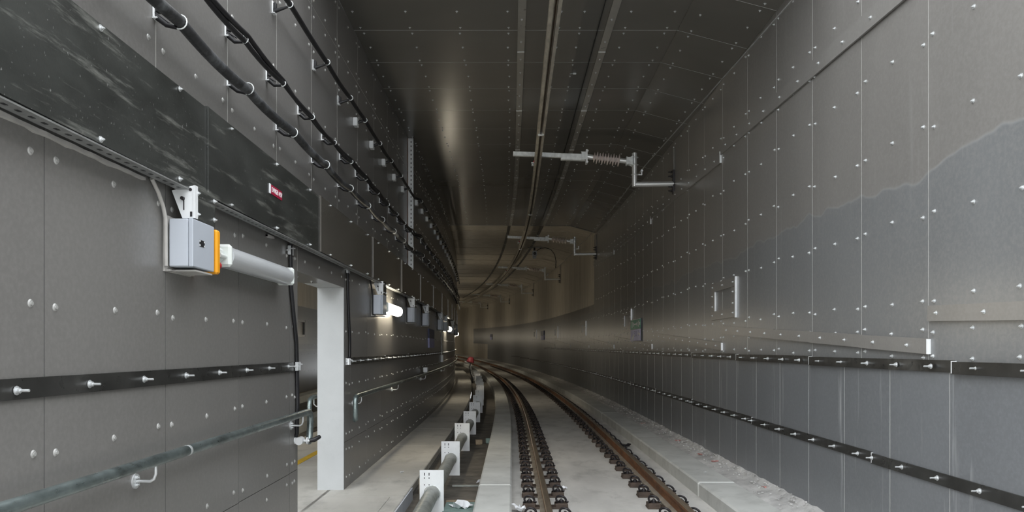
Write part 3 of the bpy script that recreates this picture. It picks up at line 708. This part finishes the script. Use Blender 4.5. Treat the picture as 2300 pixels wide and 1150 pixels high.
c = MB(); c.cyl((-.02, 0, 0), (0.16, 0, 0), 0.012, 8); c.cyl((0.05, -.045, 0), (0.05, .045, 0), 0.038, 16); c.cyl((0.0, 0, 0), (0.014, 0, 0), 0.034, 12); c.cyl((0.115, 0, 0), (0.128, 0, 0), 0.034, 12)
put('coupling', c.mesh('coupling', M['white']), FR(7.15, XL+.0, -0.91), t)
put('end_sleeve', MB().tube([(0.14, 0, 0), (0.18, 0.02, .005), (0.22, 0.08, .03)], [0.02, 0.024, 0.02], 10).mesh('end_sleeve', M['black']), FR(7.15, XL, -0.91), t)
drop('pair of black cables hanging down the wall just beyond the doorway', [(9.36, XL+.02, 0.98), (9.36, XL+.02, 0.7), (9.40, XL+.02, 0.4), (9.47, XL+.02, 0.1), (9.47, XL+.02, -0.1), (9.42, XL+.02, -0.17)], [(9.36, XL, 0.97), (9.36, XL+.012, -0.19)])

# ---- equipment boxes hung under the trunking
BOXN = {}
def box_meshes():
    b = MB(); b.cbox((0.083, 0.16, 0.145), (0.115, 0.32, 0.29), 0.006); BOXN['enclosure'] = b.mesh('enclosure', M['boxgrey'])
    b = MB(); b.cbox((0.157, 0.16, 0.145), (0.028, 0.322, 0.292), 0.005); BOXN['lid'] = b.mesh('lid', [M['boxdark']])
    b = MB(); b.box((0.172, 0.13, 0.155), (0.003, 0.075, 0.040)); BOXN['nameplate'] = b.mesh('nameplate', M['black'])
    b = MB(); b.box((0.006, 0.16, 0.14), (0.012, 0.36, 0.34)); b.box((0.02, 0.17, -0.022), (0.03, 0.34, 0.008)); b.box((0.09, 0.19, -0.018), (0.14, 0.25, 0.010)); BOXN['back_plate'] = b.mesh('back_plate', M['foam'])
    b = MB()                                # white perforated bracket: tapering web facing the portal, with a folded edge
    b.add([(0.02, .05, 0.47), (0.155, .05, 0.50), (0.165, .05, 0.30), (0.085, .05, 0.30), (0.02, .062, 0.47), (0.155, .062, 0.50), (0.165, .062, 0.30), (0.085, .062, 0.30)], [(0, 1, 2, 3), (7, 6, 5, 4), (0, 4, 5, 1), (1, 5, 6, 2), (2, 6, 7, 3), (3, 7, 4, 0)])
    b.box((0.16, 0.065, 0.40), (0.012, 0.04, 0.20)); BOXN['hanger'] = b.mesh('hanger', M['white'])
    b = MB(); b.cyl((0.135, .046, 0.475), (0.135, .052, 0.475), 0.010, 10); b.box((0.14, .048, 0.325), (0.012, 0.004, 0.03)); b.cyl((0.09, .03, 0.42), (0.09, .055, 0.42), 0.012, 6); b.box((0.095, .048, 0.38), (0.006, 0.004, 0.06)); BOXN['hanger_fittings'] = b.mesh('hanger_fittings', M['clip'])
    b = MB(); b.box((0.158, 0.215, 0.395), (0.006, 0.29, 0.21)); BOXN['cover_plate'] = b.mesh('cover_plate', M['band'])
box_meshes()
def eq_box(s, z, label, first=False):
    t = thing('equipment_box', label, 'equipment box', FR(s, XL, z), 'grey boxes hung under the trunking')
    f = FR(s, XL, z)
    for k in ('back_plate', 'enclosure', 'hanger', 'cover_plate'): put(k, BOXN[k], f, t)
    hg = [c for c in t.children if c.name.startswith('hanger')][0]; put('hanger_fittings', BOXN['hanger_fittings'], f, hg)
    ld = put('lid', BOXN['lid'], f, t)
    if first: put('nameplate', BOXN['nameplate'], f, ld)
    if first:
        b = MB()
        for yy in (.098, .162):
            for zz in (.142, .168): b.box((0.1735, yy, zz), (0.002, 0.012, 0.010))
        put('nameplate_screws', b.mesh('nameplate_screws', M['bright']), f, ld)
    if s < 20:
        cp = [c for c in t.children if c.name.startswith('cover_plate')][0]
        for (yy, zz) in ((.09, .46), (.09, .33), (.345, .46), (.345, .34)): put('bolt', ME_BOLT, f @ Matrix.Translation((0.161, yy, zz)) @ Matrix.Rotation(RX, 4, 'Y'), cp)
    b = MB().tube([(0.02, -0.20, 0.485), (0.02, -0.12, 0.42), (0.02, -0.06, 0.35), (0.02, -0.03, 0.28), (0.02, -0.025, 0.0)], 0.012, 8); put('feed_cable', b.mesh('feed_cable', M['foam'] if first else M['black']), f, t)
    return t
eq_box(4.47, 0.485, 'large pale grey box nearest the camera, under the dark trunking', True)
bx = [(11.05, 'pale grey box beside the lit lamp, first beyond the doorway'), (14.65, 'second pale grey box beyond the doorway, past the lit lamp'), (17.2, 'third pale grey box beyond the doorway, above a small sign'), (21.3, 'fourth pale grey box beyond the doorway, with a thin pipe hanging from it'), (23.4, 'fifth pale grey box beyond the doorway, beside the far lit lamp'), (28.2, 'sixth pale grey box beyond the doorway, past the far lit lamp'), (34.6, 'last pale grey box in the row before the wall bends away')]
for s, l in bx: eq_box(s, 0.485, l)
t = thing('orange_cover', 'orange plastic cover on the far side of the nearest grey box', 'cover', FR(4.84, XL, 0.47))
put('cover', MB().cbox((0.09, 0.04, 0.15), (0.17, 0.06, 0.29), 0.012).mesh('cover', M['orange']), FR(4.815, XL, 0.47), t)
put('gland', MB().cyl((0.14, 0.06, 0.07), (0.14, 0.12, 0.07), 0.025, 10).mesh('gland', M['red']), FR(4.815, XL, 0.47), t)

# ---- tube lamps
def lamp(s, L, z, label, on, grp='tube lamps along the left wall', X=XL, sg=1):
    t = thing('tube_lamp', label, 'lamp', FR(s, X, z-.08), grp)
    xc = X+sg*0.105
    b = MB(); n = 14
    for q in range(2): pass
    def half(y0, y1, r, a0, a1, mi=0):
        vs = []
        for y in (y0, y1):
            for k in range(n+1):
                a = math.radians(a0+(a1-a0)*k/n); vs.append((r*math.cos(a), y, r*math.sin(a)))
        m_ = n+1
        b.add(vs, [(k, k+1, m_+k+1, m_+k) for k in range(n)]+[], mi, True); b.add(vs[:m_], [list(range(m_))[::-1]], mi); b.add(vs[m_:], [list(range(m_))], mi)
        b.add([vs[0], vs[n], vs[m_+n], vs[m_]], [(0, 1, 2, 3)], mi)
    half(0.05, L-0.05, 0.085 if on else 0.076, -100, 100)
    f = FR(s, xc, z) @ (I4 if sg > 0 else Matrix.Rotation(math.pi, 4, 'Z') @ Matrix.Translation((0, -L, 0)))
    put('diffuser', b.mesh('diffuser', M['lampon'] if on else M['lampoff']), f, t)
    b = MB(); b.cbox((-0.055, L/2, 0), (0.098, L, 0.11), 0.012); put('housing', b.mesh('housing', M['lampwhite']), f, t)
    for y in (0.025, L-0.025):
        b = MB(); b.cbox((-0.005, y, 0), (0.15, 0.05, 0.155), 0.018); put('end_cap', b.mesh('end_cap', M['lampwhite']), f, t)
    b = MB(); b.cbox((-0.02, -0.04, 0.0), (0.09, 0.10, 0.10), 0.02); b.cyl((0.03, -.10, -.01), (0.03, 0, -.01), 0.018, 8); put('cable_entry', b.mesh('cable_entry', M['lampwhite']), f, t)
    if s < 20:
        b = MB()
        for k in range(9): b.box((0.0725*math.cos(-0.9+k*.22), L/2, 0.0725*math.sin(-0.9+k*.22)), (0.0015, L-0.14, 0.0015))
        if not on: put('diffuser_ribs', b.mesh('diffuser_ribs', M['lampoff']), f, t)
    return t
lamp(5.06, 1.50, 0.625, 'unlit white tube lamp beside the nearest grey box', False)
lamp(11.52, 1.45, 0.615, 'lit white tube lamp beyond the doorway', True)
lamp(24.3, 1.5, 0.60, 'lit tube lamp far in, shining as a small round glow', True)
for k, w_ in enumerate(('first', 'second', 'third', 'fourth', 'fifth', 'sixth')): lamp(36.5+12*k, 1.5, 0.60, w_+' lit tube lamp round the bend past the far glowing lamp', True)
for k, w_ in enumerate(('first', 'second', 'third')): lamp(14+12*k, 1.5, 0.6, w_+' lit tube lamp beyond the doorway on the back of the left wall', True, 'tube lamps in the other tunnel', XM, -1)

# ---- little fittings on the left wall
t = thing('small_wall_box', 'small white box on the left wall with a thin pipe rising from it', 'box', FR(22.9, XL, -0.5))
put('box', MB().cbox((0.04, 0, 0.1), (0.08, 0.20, 0.22), .01).mesh('box', M['white']), FR(22.9, XL, -0.47), t)
b = MB().tube([P(22.9, XL+.03, -.25), P(22.9, XL+.03, 0.1), P(22.6, XL+.03, 0.2), P(22.6, XL+.03, 0.5)], 0.016, 8); world('conduit', b, M['galv'], t)
t = thing('handrail_box', 'small white box sitting on the handrail beyond the doorway', 'box', FR(17.35, XL+.1, -0.6))
put('box', MB().cbox((0.03, 0, 0.06), (0.10, 0.22, 0.12), .01).mesh('box', M['white']), FR(17.35, XL+.06, -0.605), t)
t = thing('wall_sign', 'narrow dark blue and violet sign on the left wall below the grey boxes', 'sign', FR(19.4, XL, -0.05))
put('upper_panel', MB().box((0.02, 0, 0.36), (0.04, 1.35, 0.24)).mesh('upper_panel', M['signblue']), FR(19.4, XL, -0.03), t)
put('lower_panel', MB().box((0.02, 0, 0.12), (0.04, 1.35, 0.24)).mesh('lower_panel', M['digit']), FR(19.4, XL, -0.03), t)

# ---- right wall: access frames and signs
def frame(s0, label, i):
    t = thing('access_frame', label, 'frame', FR(s0+.6, XR, 0.40), 'square frames on the right wall')
    L, z0, z1, w, th = 1.22, 0.41, 0.97, 0.13, 0.026
    bd = [('frame_board', (L/2, z1-w/2), (L, w)), ('frame_board', (L/2, z0+w/2), (L, w)), ('frame_board', (0.09, (z0+z1)/2), (0.18, z1-z0-2*w-.004)), ('frame_board', (L-0.09, (z0+z1)/2), (0.18, z1-z0-2*w-.004))]
    for nm, (ly, z), (ll, hh) in bd: put(nm, MB().box((0, 0, 0), (th, ll, hh)).mesh(nm, M['trimstrip']), FR(s0+ly, XR-th/2-.001, z), t)
    put('lit_end_face', MB().box((0, 0, 0), (th+.004, 0.008, z1-z0+.01)).mesh('lit_end_face', M['zinc']), FR(s0-.005, XR-th/2, (z0+z1)/2), t)  # end faces paler than the boards: portal light put into their colour
    put('lit_end_face', MB().box((0, 0, 0), (th-.002, 0.008, z1-z0-2*w)).mesh('lit_end_face', M['white']), FR(s0+L-.19, XR-th/2, (z0+z1)/2), t)
    if i < 3:
        for ly in (0.08, L/2, L-.08):
            for z in (z0+w/2, z1-w/2): put('bolt', ME_BOLT, bolt_frame('R', s0+ly, XR-th, z), t)
        for ly in (0.08, L-.08):
            for z in (z0+.2, z1-.2): put('bolt', ME_BOLT, bolt_frame('R', s0+ly, XR-th, z), t)
fl = ['large square metal frame nearest the camera on the right wall', 'square metal frame next to the green and violet sign', 'third square metal frame on the right wall, beyond the green sign', 'fourth square metal frame along the right wall', 'fifth square metal frame along the right wall']
for i, s in enumerate([10.27, 19.05, 28.2, 37.3, 46.5]): frame(s, fl[i], i)
t = thing('wall_sign', 'green and violet exit sign on the right wall with white arrows', 'sign', FR(18.35, XR, 0.14))
sx, L = 18.33, 1.38
put('back_box', MB().box((0, 0, 0), (0.03, L+.02, 0.55)).mesh('back_box', M['black']), FR(sx, XR-.016, 0.41), t)
up = put('upper_panel', MB().box((0, 0, 0), (0.006, L, 0.245)).mesh('upper_panel', M['signgreen']), FR(sx, XR-.0345, 0.555), t)
lp = put('lower_panel', MB().box((0, 0, 0), (0.006, L, 0.285)).mesh('lower_panel', M['signlilac']), FR(sx, XR-.0345, 0.285), t)
b = MB()
for dy, dz, ly, lz in ((0, 0, 0.42, 0.03), (0.24, 0, 0.07, 0.10), (-0.24, 0, 0.07, 0.10), (0.44, 0, 0.05, 0.15), (-0.44, 0, 0.05, 0.15), (-0.62, 0.0, 0.08, 0.07)): b.box((-.004, dy, dz), (0.003, ly, lz))
b.box((-.004, 0, 0.118), (0.003, L, 0.008))
put('white_symbols', b.mesh('white_symbols', M['letter']), FR(sx, XR-.0345, 0.555), up)
me = text_mesh('1 80 7', 0.2); me.materials.append(M['digit']); put('digits', me, FR(sx, XR-.039, 0.31) @ FACE_L @ Matrix.Scale(2.2, 4, (1, 0, 0)), lp)
b = MB()
b.add([(-.004, .55, -.13), (-.004, .42, -.13), (-.004, .10, 0.0), (-.004, .10, .05), (-.004, .25, .03), (-.004, .48, -.05)], [(0, 1, 2, 3, 4, 5)])
b.add([(-.004, -.35, .06), (-.004, -.66, .03), (-.004, -.66, -.03), (-.004, -.50, .01), (-.004, -.36, .0)], [(0, 1, 2, 3, 4)])
put('white_arrows', b.mesh('white_arrows', M['letter']), FR(sx, XR-.0345, 0.285), lp)
for s, l in ((43.5, 'small dark blue sign on the right wall, nearer of two far ones'), (72.0, 'small dark blue sign on the right wall, farther of two far ones')):
    t = thing('wall_sign', l, 'sign', FR(s, XR, 0.2))
    put('upper_panel', MB().box((0, 0, 0), (0.05, 1.3, 0.26)).mesh('upper_panel', M['signblue']), FR(s, XR-.03, 0.72), t)
    put('lower_panel', MB().box((0, 0, 0), (0.05, 1.3, 0.26)).mesh('lower_panel', M['digit']), FR(s, XR-.03, 0.45), t)

t = thing('access_frame', 'dark frame on the far wall seen through the doorway', 'frame', FR(27.2, X2, 0.4))
for nm, (ly, z), (ll, hh) in (('frame_board', (0.0, 0.62), (0.16, 0.9)), ('frame_board', (1.9, 0.68), (0.16, 0.62)), ('frame_board', (0.95, 0.95), (1.74, 0.08)), ('frame_board', (0.95, 0.40), (1.74, 0.08))):
    put(nm, MB().box((0, 0, 0), (0.06, ll, hh)).mesh(nm, M['strip'] if hh > .3 else M['trimstrip']), FR(26.6+ly, X2+.03, z), t)

# ---- overhead conductor bar and its cantilevers
def zup(s): return 0.0075*max(0, s-14.2)
t = thing('conductor_bar', 'long dull metal conductor bar running under the ceiling above the track', 'conductor rail', FR(10, 0.486, 3.5))
off = lambda s: (0.05*math.sin((s-14.2)*0.14), zup(s))
prof = [(-.06, .12), (.06, .12), (.06, .108), (.026, .104), (.028, .03), (.062, .020), (.062, .0), (.022, -.006), (.016, .03), (-.016, .03), (-.022, -.006), (-.062, .0), (-.062, .020), (-.028, .03), (-.026, .104), (-.06, .108)]
b = MB(); b.sweep([(0.486+x, 3.46+z) for x, z in prof], PORTAL, 95, 0.8, off=off); world('bar', b, M['alu'], t)
b = MB(); b.sweep([(0.486+x, 3.46+z) for x, z in ((-.006, -.012), (.006, -.012), (.007, .018), (-.007, .018))], PORTAL, 95, 0.8, off=off); world('contact_wire', b, M['copper'], t)
for s in (12.05, 19.6, 27.0):
    b = MB(); bm = MB().cbox((0, 0, .05), (0.10, 0.05, 0.13), .006); put('bar_clamp', bm.mesh('bar_clamp', M['galv']), FR(s, 0.486+off(s)[0], 3.45+zup(s)), t)
clab = ['nearest galvanised cantilever arm with a ribbed insulator over the track', 'second galvanised cantilever arm from the camera, by the end of the wall cladding', 'third galvanised cantilever arm from the camera, beyond the hanging camera', 'fourth galvanised cantilever arm from the camera', 'fifth galvanised cantilever arm from the camera', 'sixth and farthest galvanised cantilever arm']
def cantilever(s, i):
    dz = zup(s); f = FR(s, 0, dz)
    t = thing('cantilever_arm', clab[i], 'cantilever', FR(s, XR, 3.1+dz), 'cantilever arms holding the conductor bar')
    def q(name, mb, m, par=None): return put(name, mb.mesh(name, M[m]), f, par or t)
    pl = q('wall_plate', MB().box((3.10, 0, 3.16), (0.03, 0.09, 0.46)), 'clip')
    q('wall_channel', MB().box((3.105, -.02, 3.55), (0.02, 0.04, 0.50)).box((3.105, .02, 3.55), (0.02, 0.015, 0.50)), 'trimstrip')
    b = MB()
    for z in (2.99, 3.07, 3.27, 3.35): b.cyl((3.0, 0, z), (3.12, 0, z), 0.012, 6); b.cyl((3.05, 0, z), (3.075, 0, z), 0.025, 6)
    q('plate_bolts', b, 'clip', pl)
    q('bracket_tube', MB().tube([(3.10, 0, 3.125), (2.40, 0, 3.115)], 0.05, 14).tube([(2.40, 0, 3.115), (2.353, 0, 3.115)], 0.05, 14), 'tubesteel')
    q('post', MB().tube([(2.353, 0, 3.07), (2.353, 0, 3.715)], 0.05, 14), 'tubesteel')
    ins = q('insulator', MB().tube([(2.08, 0, 3.575), (1.55, 0, 3.635)], 0.042, 10), 'insul')
    b = MB(); A = Vector((2.05, 0, 3.578)); B = Vector((1.58, 0, 3.632)); d = (B-A).normalized()
    for k in range(10):
        c = A+(B-A)*(k/9); r = 0.118 if k % 2 == 0 else 0.095; b.tube([c-d*.020, c-d*.004, c+d*.004, c+d*.016], [0.040, r, r, 0.040], 16)
    q('insulator_shed', b, 'insul', ins)
    q('insulator_cap', MB().tube([(1.55, 0, 3.635), (1.44, 0, 3.648)], 0.05, 12), 'tubesteel', ins); q('insulator_cap', MB().tube([(2.19, 0, 3.563), (2.07, 0, 3.577)], 0.05, 12), 'tubesteel', ins)
    b = MB().box((2.25, -.06, 3.56), (0.12, 0.012, 0.13)).box((2.25, .06, 3.56), (0.12, 0.012, 0.13)).box((2.20, 0, 3.56), (0.014, 0.12, 0.16)); b.box((2.30, 0, 3.56), (0.012, 0.15, 0.19))
    for z in (3.49, 3.63): b.tube([(2.27, -.06, z), (2.36, -.075, z), (2.42, -.03, z), (2.42, .03, z), (2.36, .075, z), (2.27, .06, z)], 0.008, 6)
    q('post_clamp', b, 'galv')
    q('arm_clamp', MB().box((1.43, 0, 3.64), (0.03, 0.16, 0.26)).box((1.38, -.07, 3.65), (0.10, 0.012, 0.15)).box((1.38, .07, 3.65), (0.10, 0.012, 0.15)).cyl((1.44, -.09, 3.74), (1.44, .09, 3.74), 0.022, 8).cyl((1.44, -.09, 3.53), (1.44, .09, 3.53), 0.018, 8), 'galv')
    R = Matrix.Translation((1.40, 0, 3.652)) @ Matrix.Rotation(math.atan2(-0.05, 1.38)*-1, 4, 'Y')
    arm = q('arm', MB().cbox((-0.69, 0, -0.0), (1.38, 0.07, 0.085), 0.006, M=R), 'galv')
    q('arm_stiffener', MB().cbox((-0.23, 0, -0.025), (0.46, 0.09, 0.125), 0.006, M=R), 'galv', arm)
    hc = q('bar_hanger', MB().box((0.486, 0, 3.585), (0.06, 0.06, 0.05)).cyl((0.486, 0, 3.58), (0.486, 0, 3.70), 0.012, 8).box((0.41, 0, 3.525), (0.08, 0.05, 0.02)).cyl((0.40, 0, 3.51), (0.40, 0, 3.47), 0.03, 10), 'zinc')
    q('hanger_cap', MB().cyl((0.43, -.03, 3.545), (0.43, .05, 3.545), 0.025, 8), 'pinkred', hc)
    b = MB().box((2.45, 0, 3.30), (0.10, 0.03, 0.02)).box((2.49, 0, 3.33), (0.02, 0.04, 0.08)).cyl((2.49, -.05, 3.37), (2.49, .05, 3.37), 0.022, 8).tube([(2.29, 0, 3.30), (2.31, -.055, 3.30), (2.40, -.055, 3.30), (2.43, 0, 3.30), (2.40, .055, 3.30), (2.31, .055, 3.30), (2.29, 0, 3.30)], 0.009, 6)
    q('wire_clamp', b, 'zinc')
ca = [14.2, 25.6, 36.4, 48.0, 60.7, 74.3]
for i, s in enumerate(ca): cantilever(s, i)
b = MB(); ks = [(1.5, 2.95, 3.47), (7, 2.78, 3.42), (14.2, 2.49, 3.40)]+[(s, 2.49, 3.40+zup(s)) for s in ca[1:]]
pts = []
for (a, c) in zip(ks[:-1], ks[1:]):
    for k in range(8):
        f = k/8; pts.append(P(a[0]+(c[0]-a[0])*f, a[1]+(c[1]-a[1])*f, a[2]+(c[2]-a[2])*f-0.05*4*f*(1-f)*(a[0] > 10)))
b.tube(pts, 0.009, 6); o = world('earth_wire', b, M['traymat']); tag(o, 'thin bare wire strung from arm to arm near the right wall', 'wire')
b = MB().tube([P(3+k*0.7, 1.13, ZC-0.03) for k in range(31)], 0.007, 5); o = world('ceiling_cable', b, M['black']); tag(o, 'thin dark cable running along the ceiling beside the right cover strip', 'cable')
# small pale tag on the ceiling
t = thing('ceiling_tag', 'small white tag stuck on the ceiling panel right of the conductor bar', 'tag', FR(11.35, 0.95, ZC-.02))
put('tag', MB().cbox((0, 0, 0), (0.05, 0.035, 0.02), .004).mesh('tag', M['white']), FR(11.35, 0.96, ZC-.012), t); put('tail', MB().cyl((-.03, 0, 0), (-.07, 0.01, 0.0), .004, 6).mesh('tail', M['white']), FR(11.35, 0.96, ZC-.012), t)

# ---- device hanging from the bare vault
t = thing('ceiling_camera', 'grey camera housing hanging from the vault between the second and third arms', 'camera', FR(32, 1.45, 4.3))
f = FR(32, 1.45, 4.27)
put('mount_rail', MB().box((0, 0, 0), (0.62, 0.06, 0.04)).mesh('mount_rail', M['trimstrip']), f, t)
put('stem', MB().cyl((-.02, 0, 0), (-.02, 0, -.12), 0.04, 10).mesh('stem', M['clip']), f, t)
hs = put('housing', MB().cbox((-.02, 0, -0.26), (0.20, 0.30, 0.22), .02).mesh('housing', M['boxgrey']), f, t)
put('lens', MB().cyl((-.02, -.15, -.27), (-.02, -.19, -.27), 0.065, 14).mesh('lens', M['black']), f, hs)
put('lower_lamp', MB().cbox((-.02, 0, -.43), (0.15, 0.2, 0.09), .015).mesh('lower_lamp', M['boxgrey']), f, t)
b = MB().tube([f @ Vector(p) for p in ((0.08, 0, -.13), (0.25, 0, -.03), (0.45, 0, 0.0), (0.7, 0, -.08), (0.86, 0, -.3), (0.92, 0, -.6), (0.90, 0, -.88))], 0.016, 8); world('cable_loop', b, M['black'], t)

# ---- far red-capped post by the pipe row
t = thing('capped_post', 'thin dark post with a rounded red cap at the far end of the white plates', 'post', FR(39, -1.02, ZW))
f = FR(39, -1.30, ZT)
b = MB(); prof_ = [(0.0, 0.20), (0.10, 0.19), (0.16, 0.12), (0.19, 0.0), (0.22, -.06), (0.17, -.10), (0.0, -.10)]
n = 16; vs = [(r*math.cos(2*math.pi*k/n), r*math.sin(2*math.pi*k/n), z) for r, z in prof_ for k in range(n)]
b.add(vs, [(i*n+k, i*n+(k+1) % n, (i+1)*n+(k+1) % n, (i+1)*n+k) for i in range(len(prof_)-1) for k in range(n)], 0, True)
put('cap', b.mesh('cap', M['pinkred']), f @ Matrix.Translation((0.02, 0, 1.17)) @ Matrix.Rotation(.25, 4, 'Y'), t)
put('post', MB().tube([(0.12, 0, 0.0), (0.10, 0, .25), (0.02, 0, .55), (0.0, 0, 0.85), (0.02, 0, 1.1)], 0.035, 8).mesh('post', M['black']), f, t)
put('white_strip', MB().tube([(0.15, -.05, 0.3), (0.06, -.06, .5), (0.03, -.05, 0.85), (0.04, -.05, 1.05)], 0.014, 6).mesh('white_strip', M['white']), f, t)
put('white_tail', MB().tube([(0.0, 0, 1.0), (-0.14, 0, 1.06), (-0.28, -.1, 1.12)], 0.03, 6).mesh('white_tail', M['white']), f, t)

# ---- loose bits on the floor
def crumple(name, label, cat, s, X, Z, sx, sy, sz, m, seed):
    rnd = random.Random(seed); b = MB(); nx, ny = 5, 4
    vs = [(sx*(i/(nx-1)-.5)*(1+rnd.uniform(-.15, .15)), sy*(j/(ny-1)-.5)*(1+rnd.uniform(-.15, .15)), sz*rnd.random()) for j in range(ny) for i in range(nx)]
    fs = [(j*nx+i, j*nx+i+1, (j+1)*nx+i+1, (j+1)*nx+i) for j in range(ny-1) for i in range(nx-1)]
    b.add(vs, fs); me = b.mesh(name, M[m]); o = put(name, me, FR(s, X, Z+.004, rz=rnd.uniform(0, 3)))
    md = o.modifiers.new('thick', 'SOLIDIFY'); md.thickness = 0.002
    return tag(o, label, cat)
crumple('crumpled_paper', 'large crumpled white paper in the trench by the nearest white plate', 'paper', 8.80, -0.60, ZT+.03, 0.22, 0.20, 0.10, 'paper', 1)
crumple('crumpled_paper', 'crumpled white scrap on the slab left of the inner rail, at the bottom edge', 'paper', 8.42, 0.075, ZS, 0.13, 0.12, 0.09, 'paper', 2)
crumple('crumpled_paper', 'small white scrap beside the fasteners on the slab between the rails', 'paper', 9.72, 0.68, ZS, 0.07, 0.08, 0.05, 'paper', 3)
crumple('crumpled_paper', 'small white scrap against the left kerb in the trench', 'paper', 10.6, -0.45, ZT, 0.08, 0.10, 0.06, 'paper', 4)
crumple('dark_scrap', 'small dark scrap lying between the outer rail and the right kerb', 'scrap', 13.9, 2.13, ZS, 0.16, 0.14, 0.06, 'black', 5)
crumple('white_flake', 'white flake on top of the right kerb', 'scrap', 9.95, 2.6, -1.70, 0.03, 0.04, 0.015, 'paper', 6)
crumple('white_flake', 'white flake on the walkway before the wall base', 'scrap', 10.5, -1.56, ZW, 0.05, 0.04, 0.02, 'paper', 7)
for k, (s, X, l) in enumerate(((10.9, 2.99, 'red scrap nearest the camera on the dusty ledge'), (11.6, 2.95, 'second red scrap on the dusty ledge'), (13.3, 2.98, 'long red scrap on the dusty ledge'), (16.3, 2.9, 'farthest red and white scrap on the dusty ledge'), (8.9, 3.06, 'red scrap at the wall foot on the ledge, close to the frame edge'))):
    crumple('red_scrap', l, 'scrap', s, X, -1.70, 0.06, 0.10, 0.02, 'scrapred', 20+k)
for s, X, m, l in ((14.8, -0.66, 'wood', 'small brown block in the trench, left of the greenish block'), (15.0, -0.46, 'teal', 'small greenish block in the trench against the left kerb')):
    b = MB().cbox((0, 0, .05), (0.14, 0.12, 0.10), .012); o = put('loose_block', b.mesh('loose_block', M[m]), FR(s, X, ZT, rz=.1)); tag(o, l, 'block')
b = MB(); b.cbox((0, 0, .012), (0.44, 0.07, 0.022), .006); o = put('flat_bar', b.mesh('flat_bar', M['pipe']), FR(10.35, -0.62, ZT, rz=.03)); tag(o, 'short flat grey bar lying across the trench', 'bar')
b = MB(); b.cbox((-.0, 0, .02), (0.42, 1.5, 0.06), .006); o = put('trench_cover', b.mesh('trench_cover', M['teal']), FR(8.35, -0.60, ZT)); tag(o, 'pale greenish slab covering the near end of the trench', 'cover slab')
b = MB(); b.cbox((0, 0, .03), (0.44, 0.06, 0.05), .006); o = put('timber_batten', b.mesh('timber_batten', M['wood']), FR(9.17, -0.60, ZT)); tag(o, 'brown timber batten at the edge of the greenish trench slab', 'batten')
b = MB(); b.box((0, 0, .11), (0.03, 0.10, 0.20)); b.box((0.03, 0.05, .11), (0.07, 0.02, 0.20)); o = put('edge_angle', b.mesh('edge_angle', M['wood']), FR(9.85, -1.22, ZT+.0)); tag(o, 'brown angle piece against the walkway edge behind the nearest white plate', 'bracket')
b = MB(); b.box((0, 0, 0), (0.014, 3.1, 0.16)); o = put('kick_plate', b.mesh('kick_plate', M['boxgrey']), FR(7.9, -1.275, ZT+.082)); tag(o, 'blue-grey kick plate along the walkway edge by the nearest white plate', 'plate')
b = MB(); rnd = random.Random(9)
for k in range(700):
    s = 6+30*rnd.random()**1.6; X = 2.82+0.29*rnd.random()**0.6; q = rnd.uniform(.006, .022)
    b.merge(MB().box((0, 0, 0), (q, q*rnd.uniform(.6, 1.8), q*.6)), FR(s, X, -1.735+0.09*(X-2.79)/0.33+.012, rz=rnd.random()*3))
o = world('rubble', b, M['dirt']); tag(o, 'grey grit and crumbs along the foot of the right wall', 'rubble', kind='stuff')
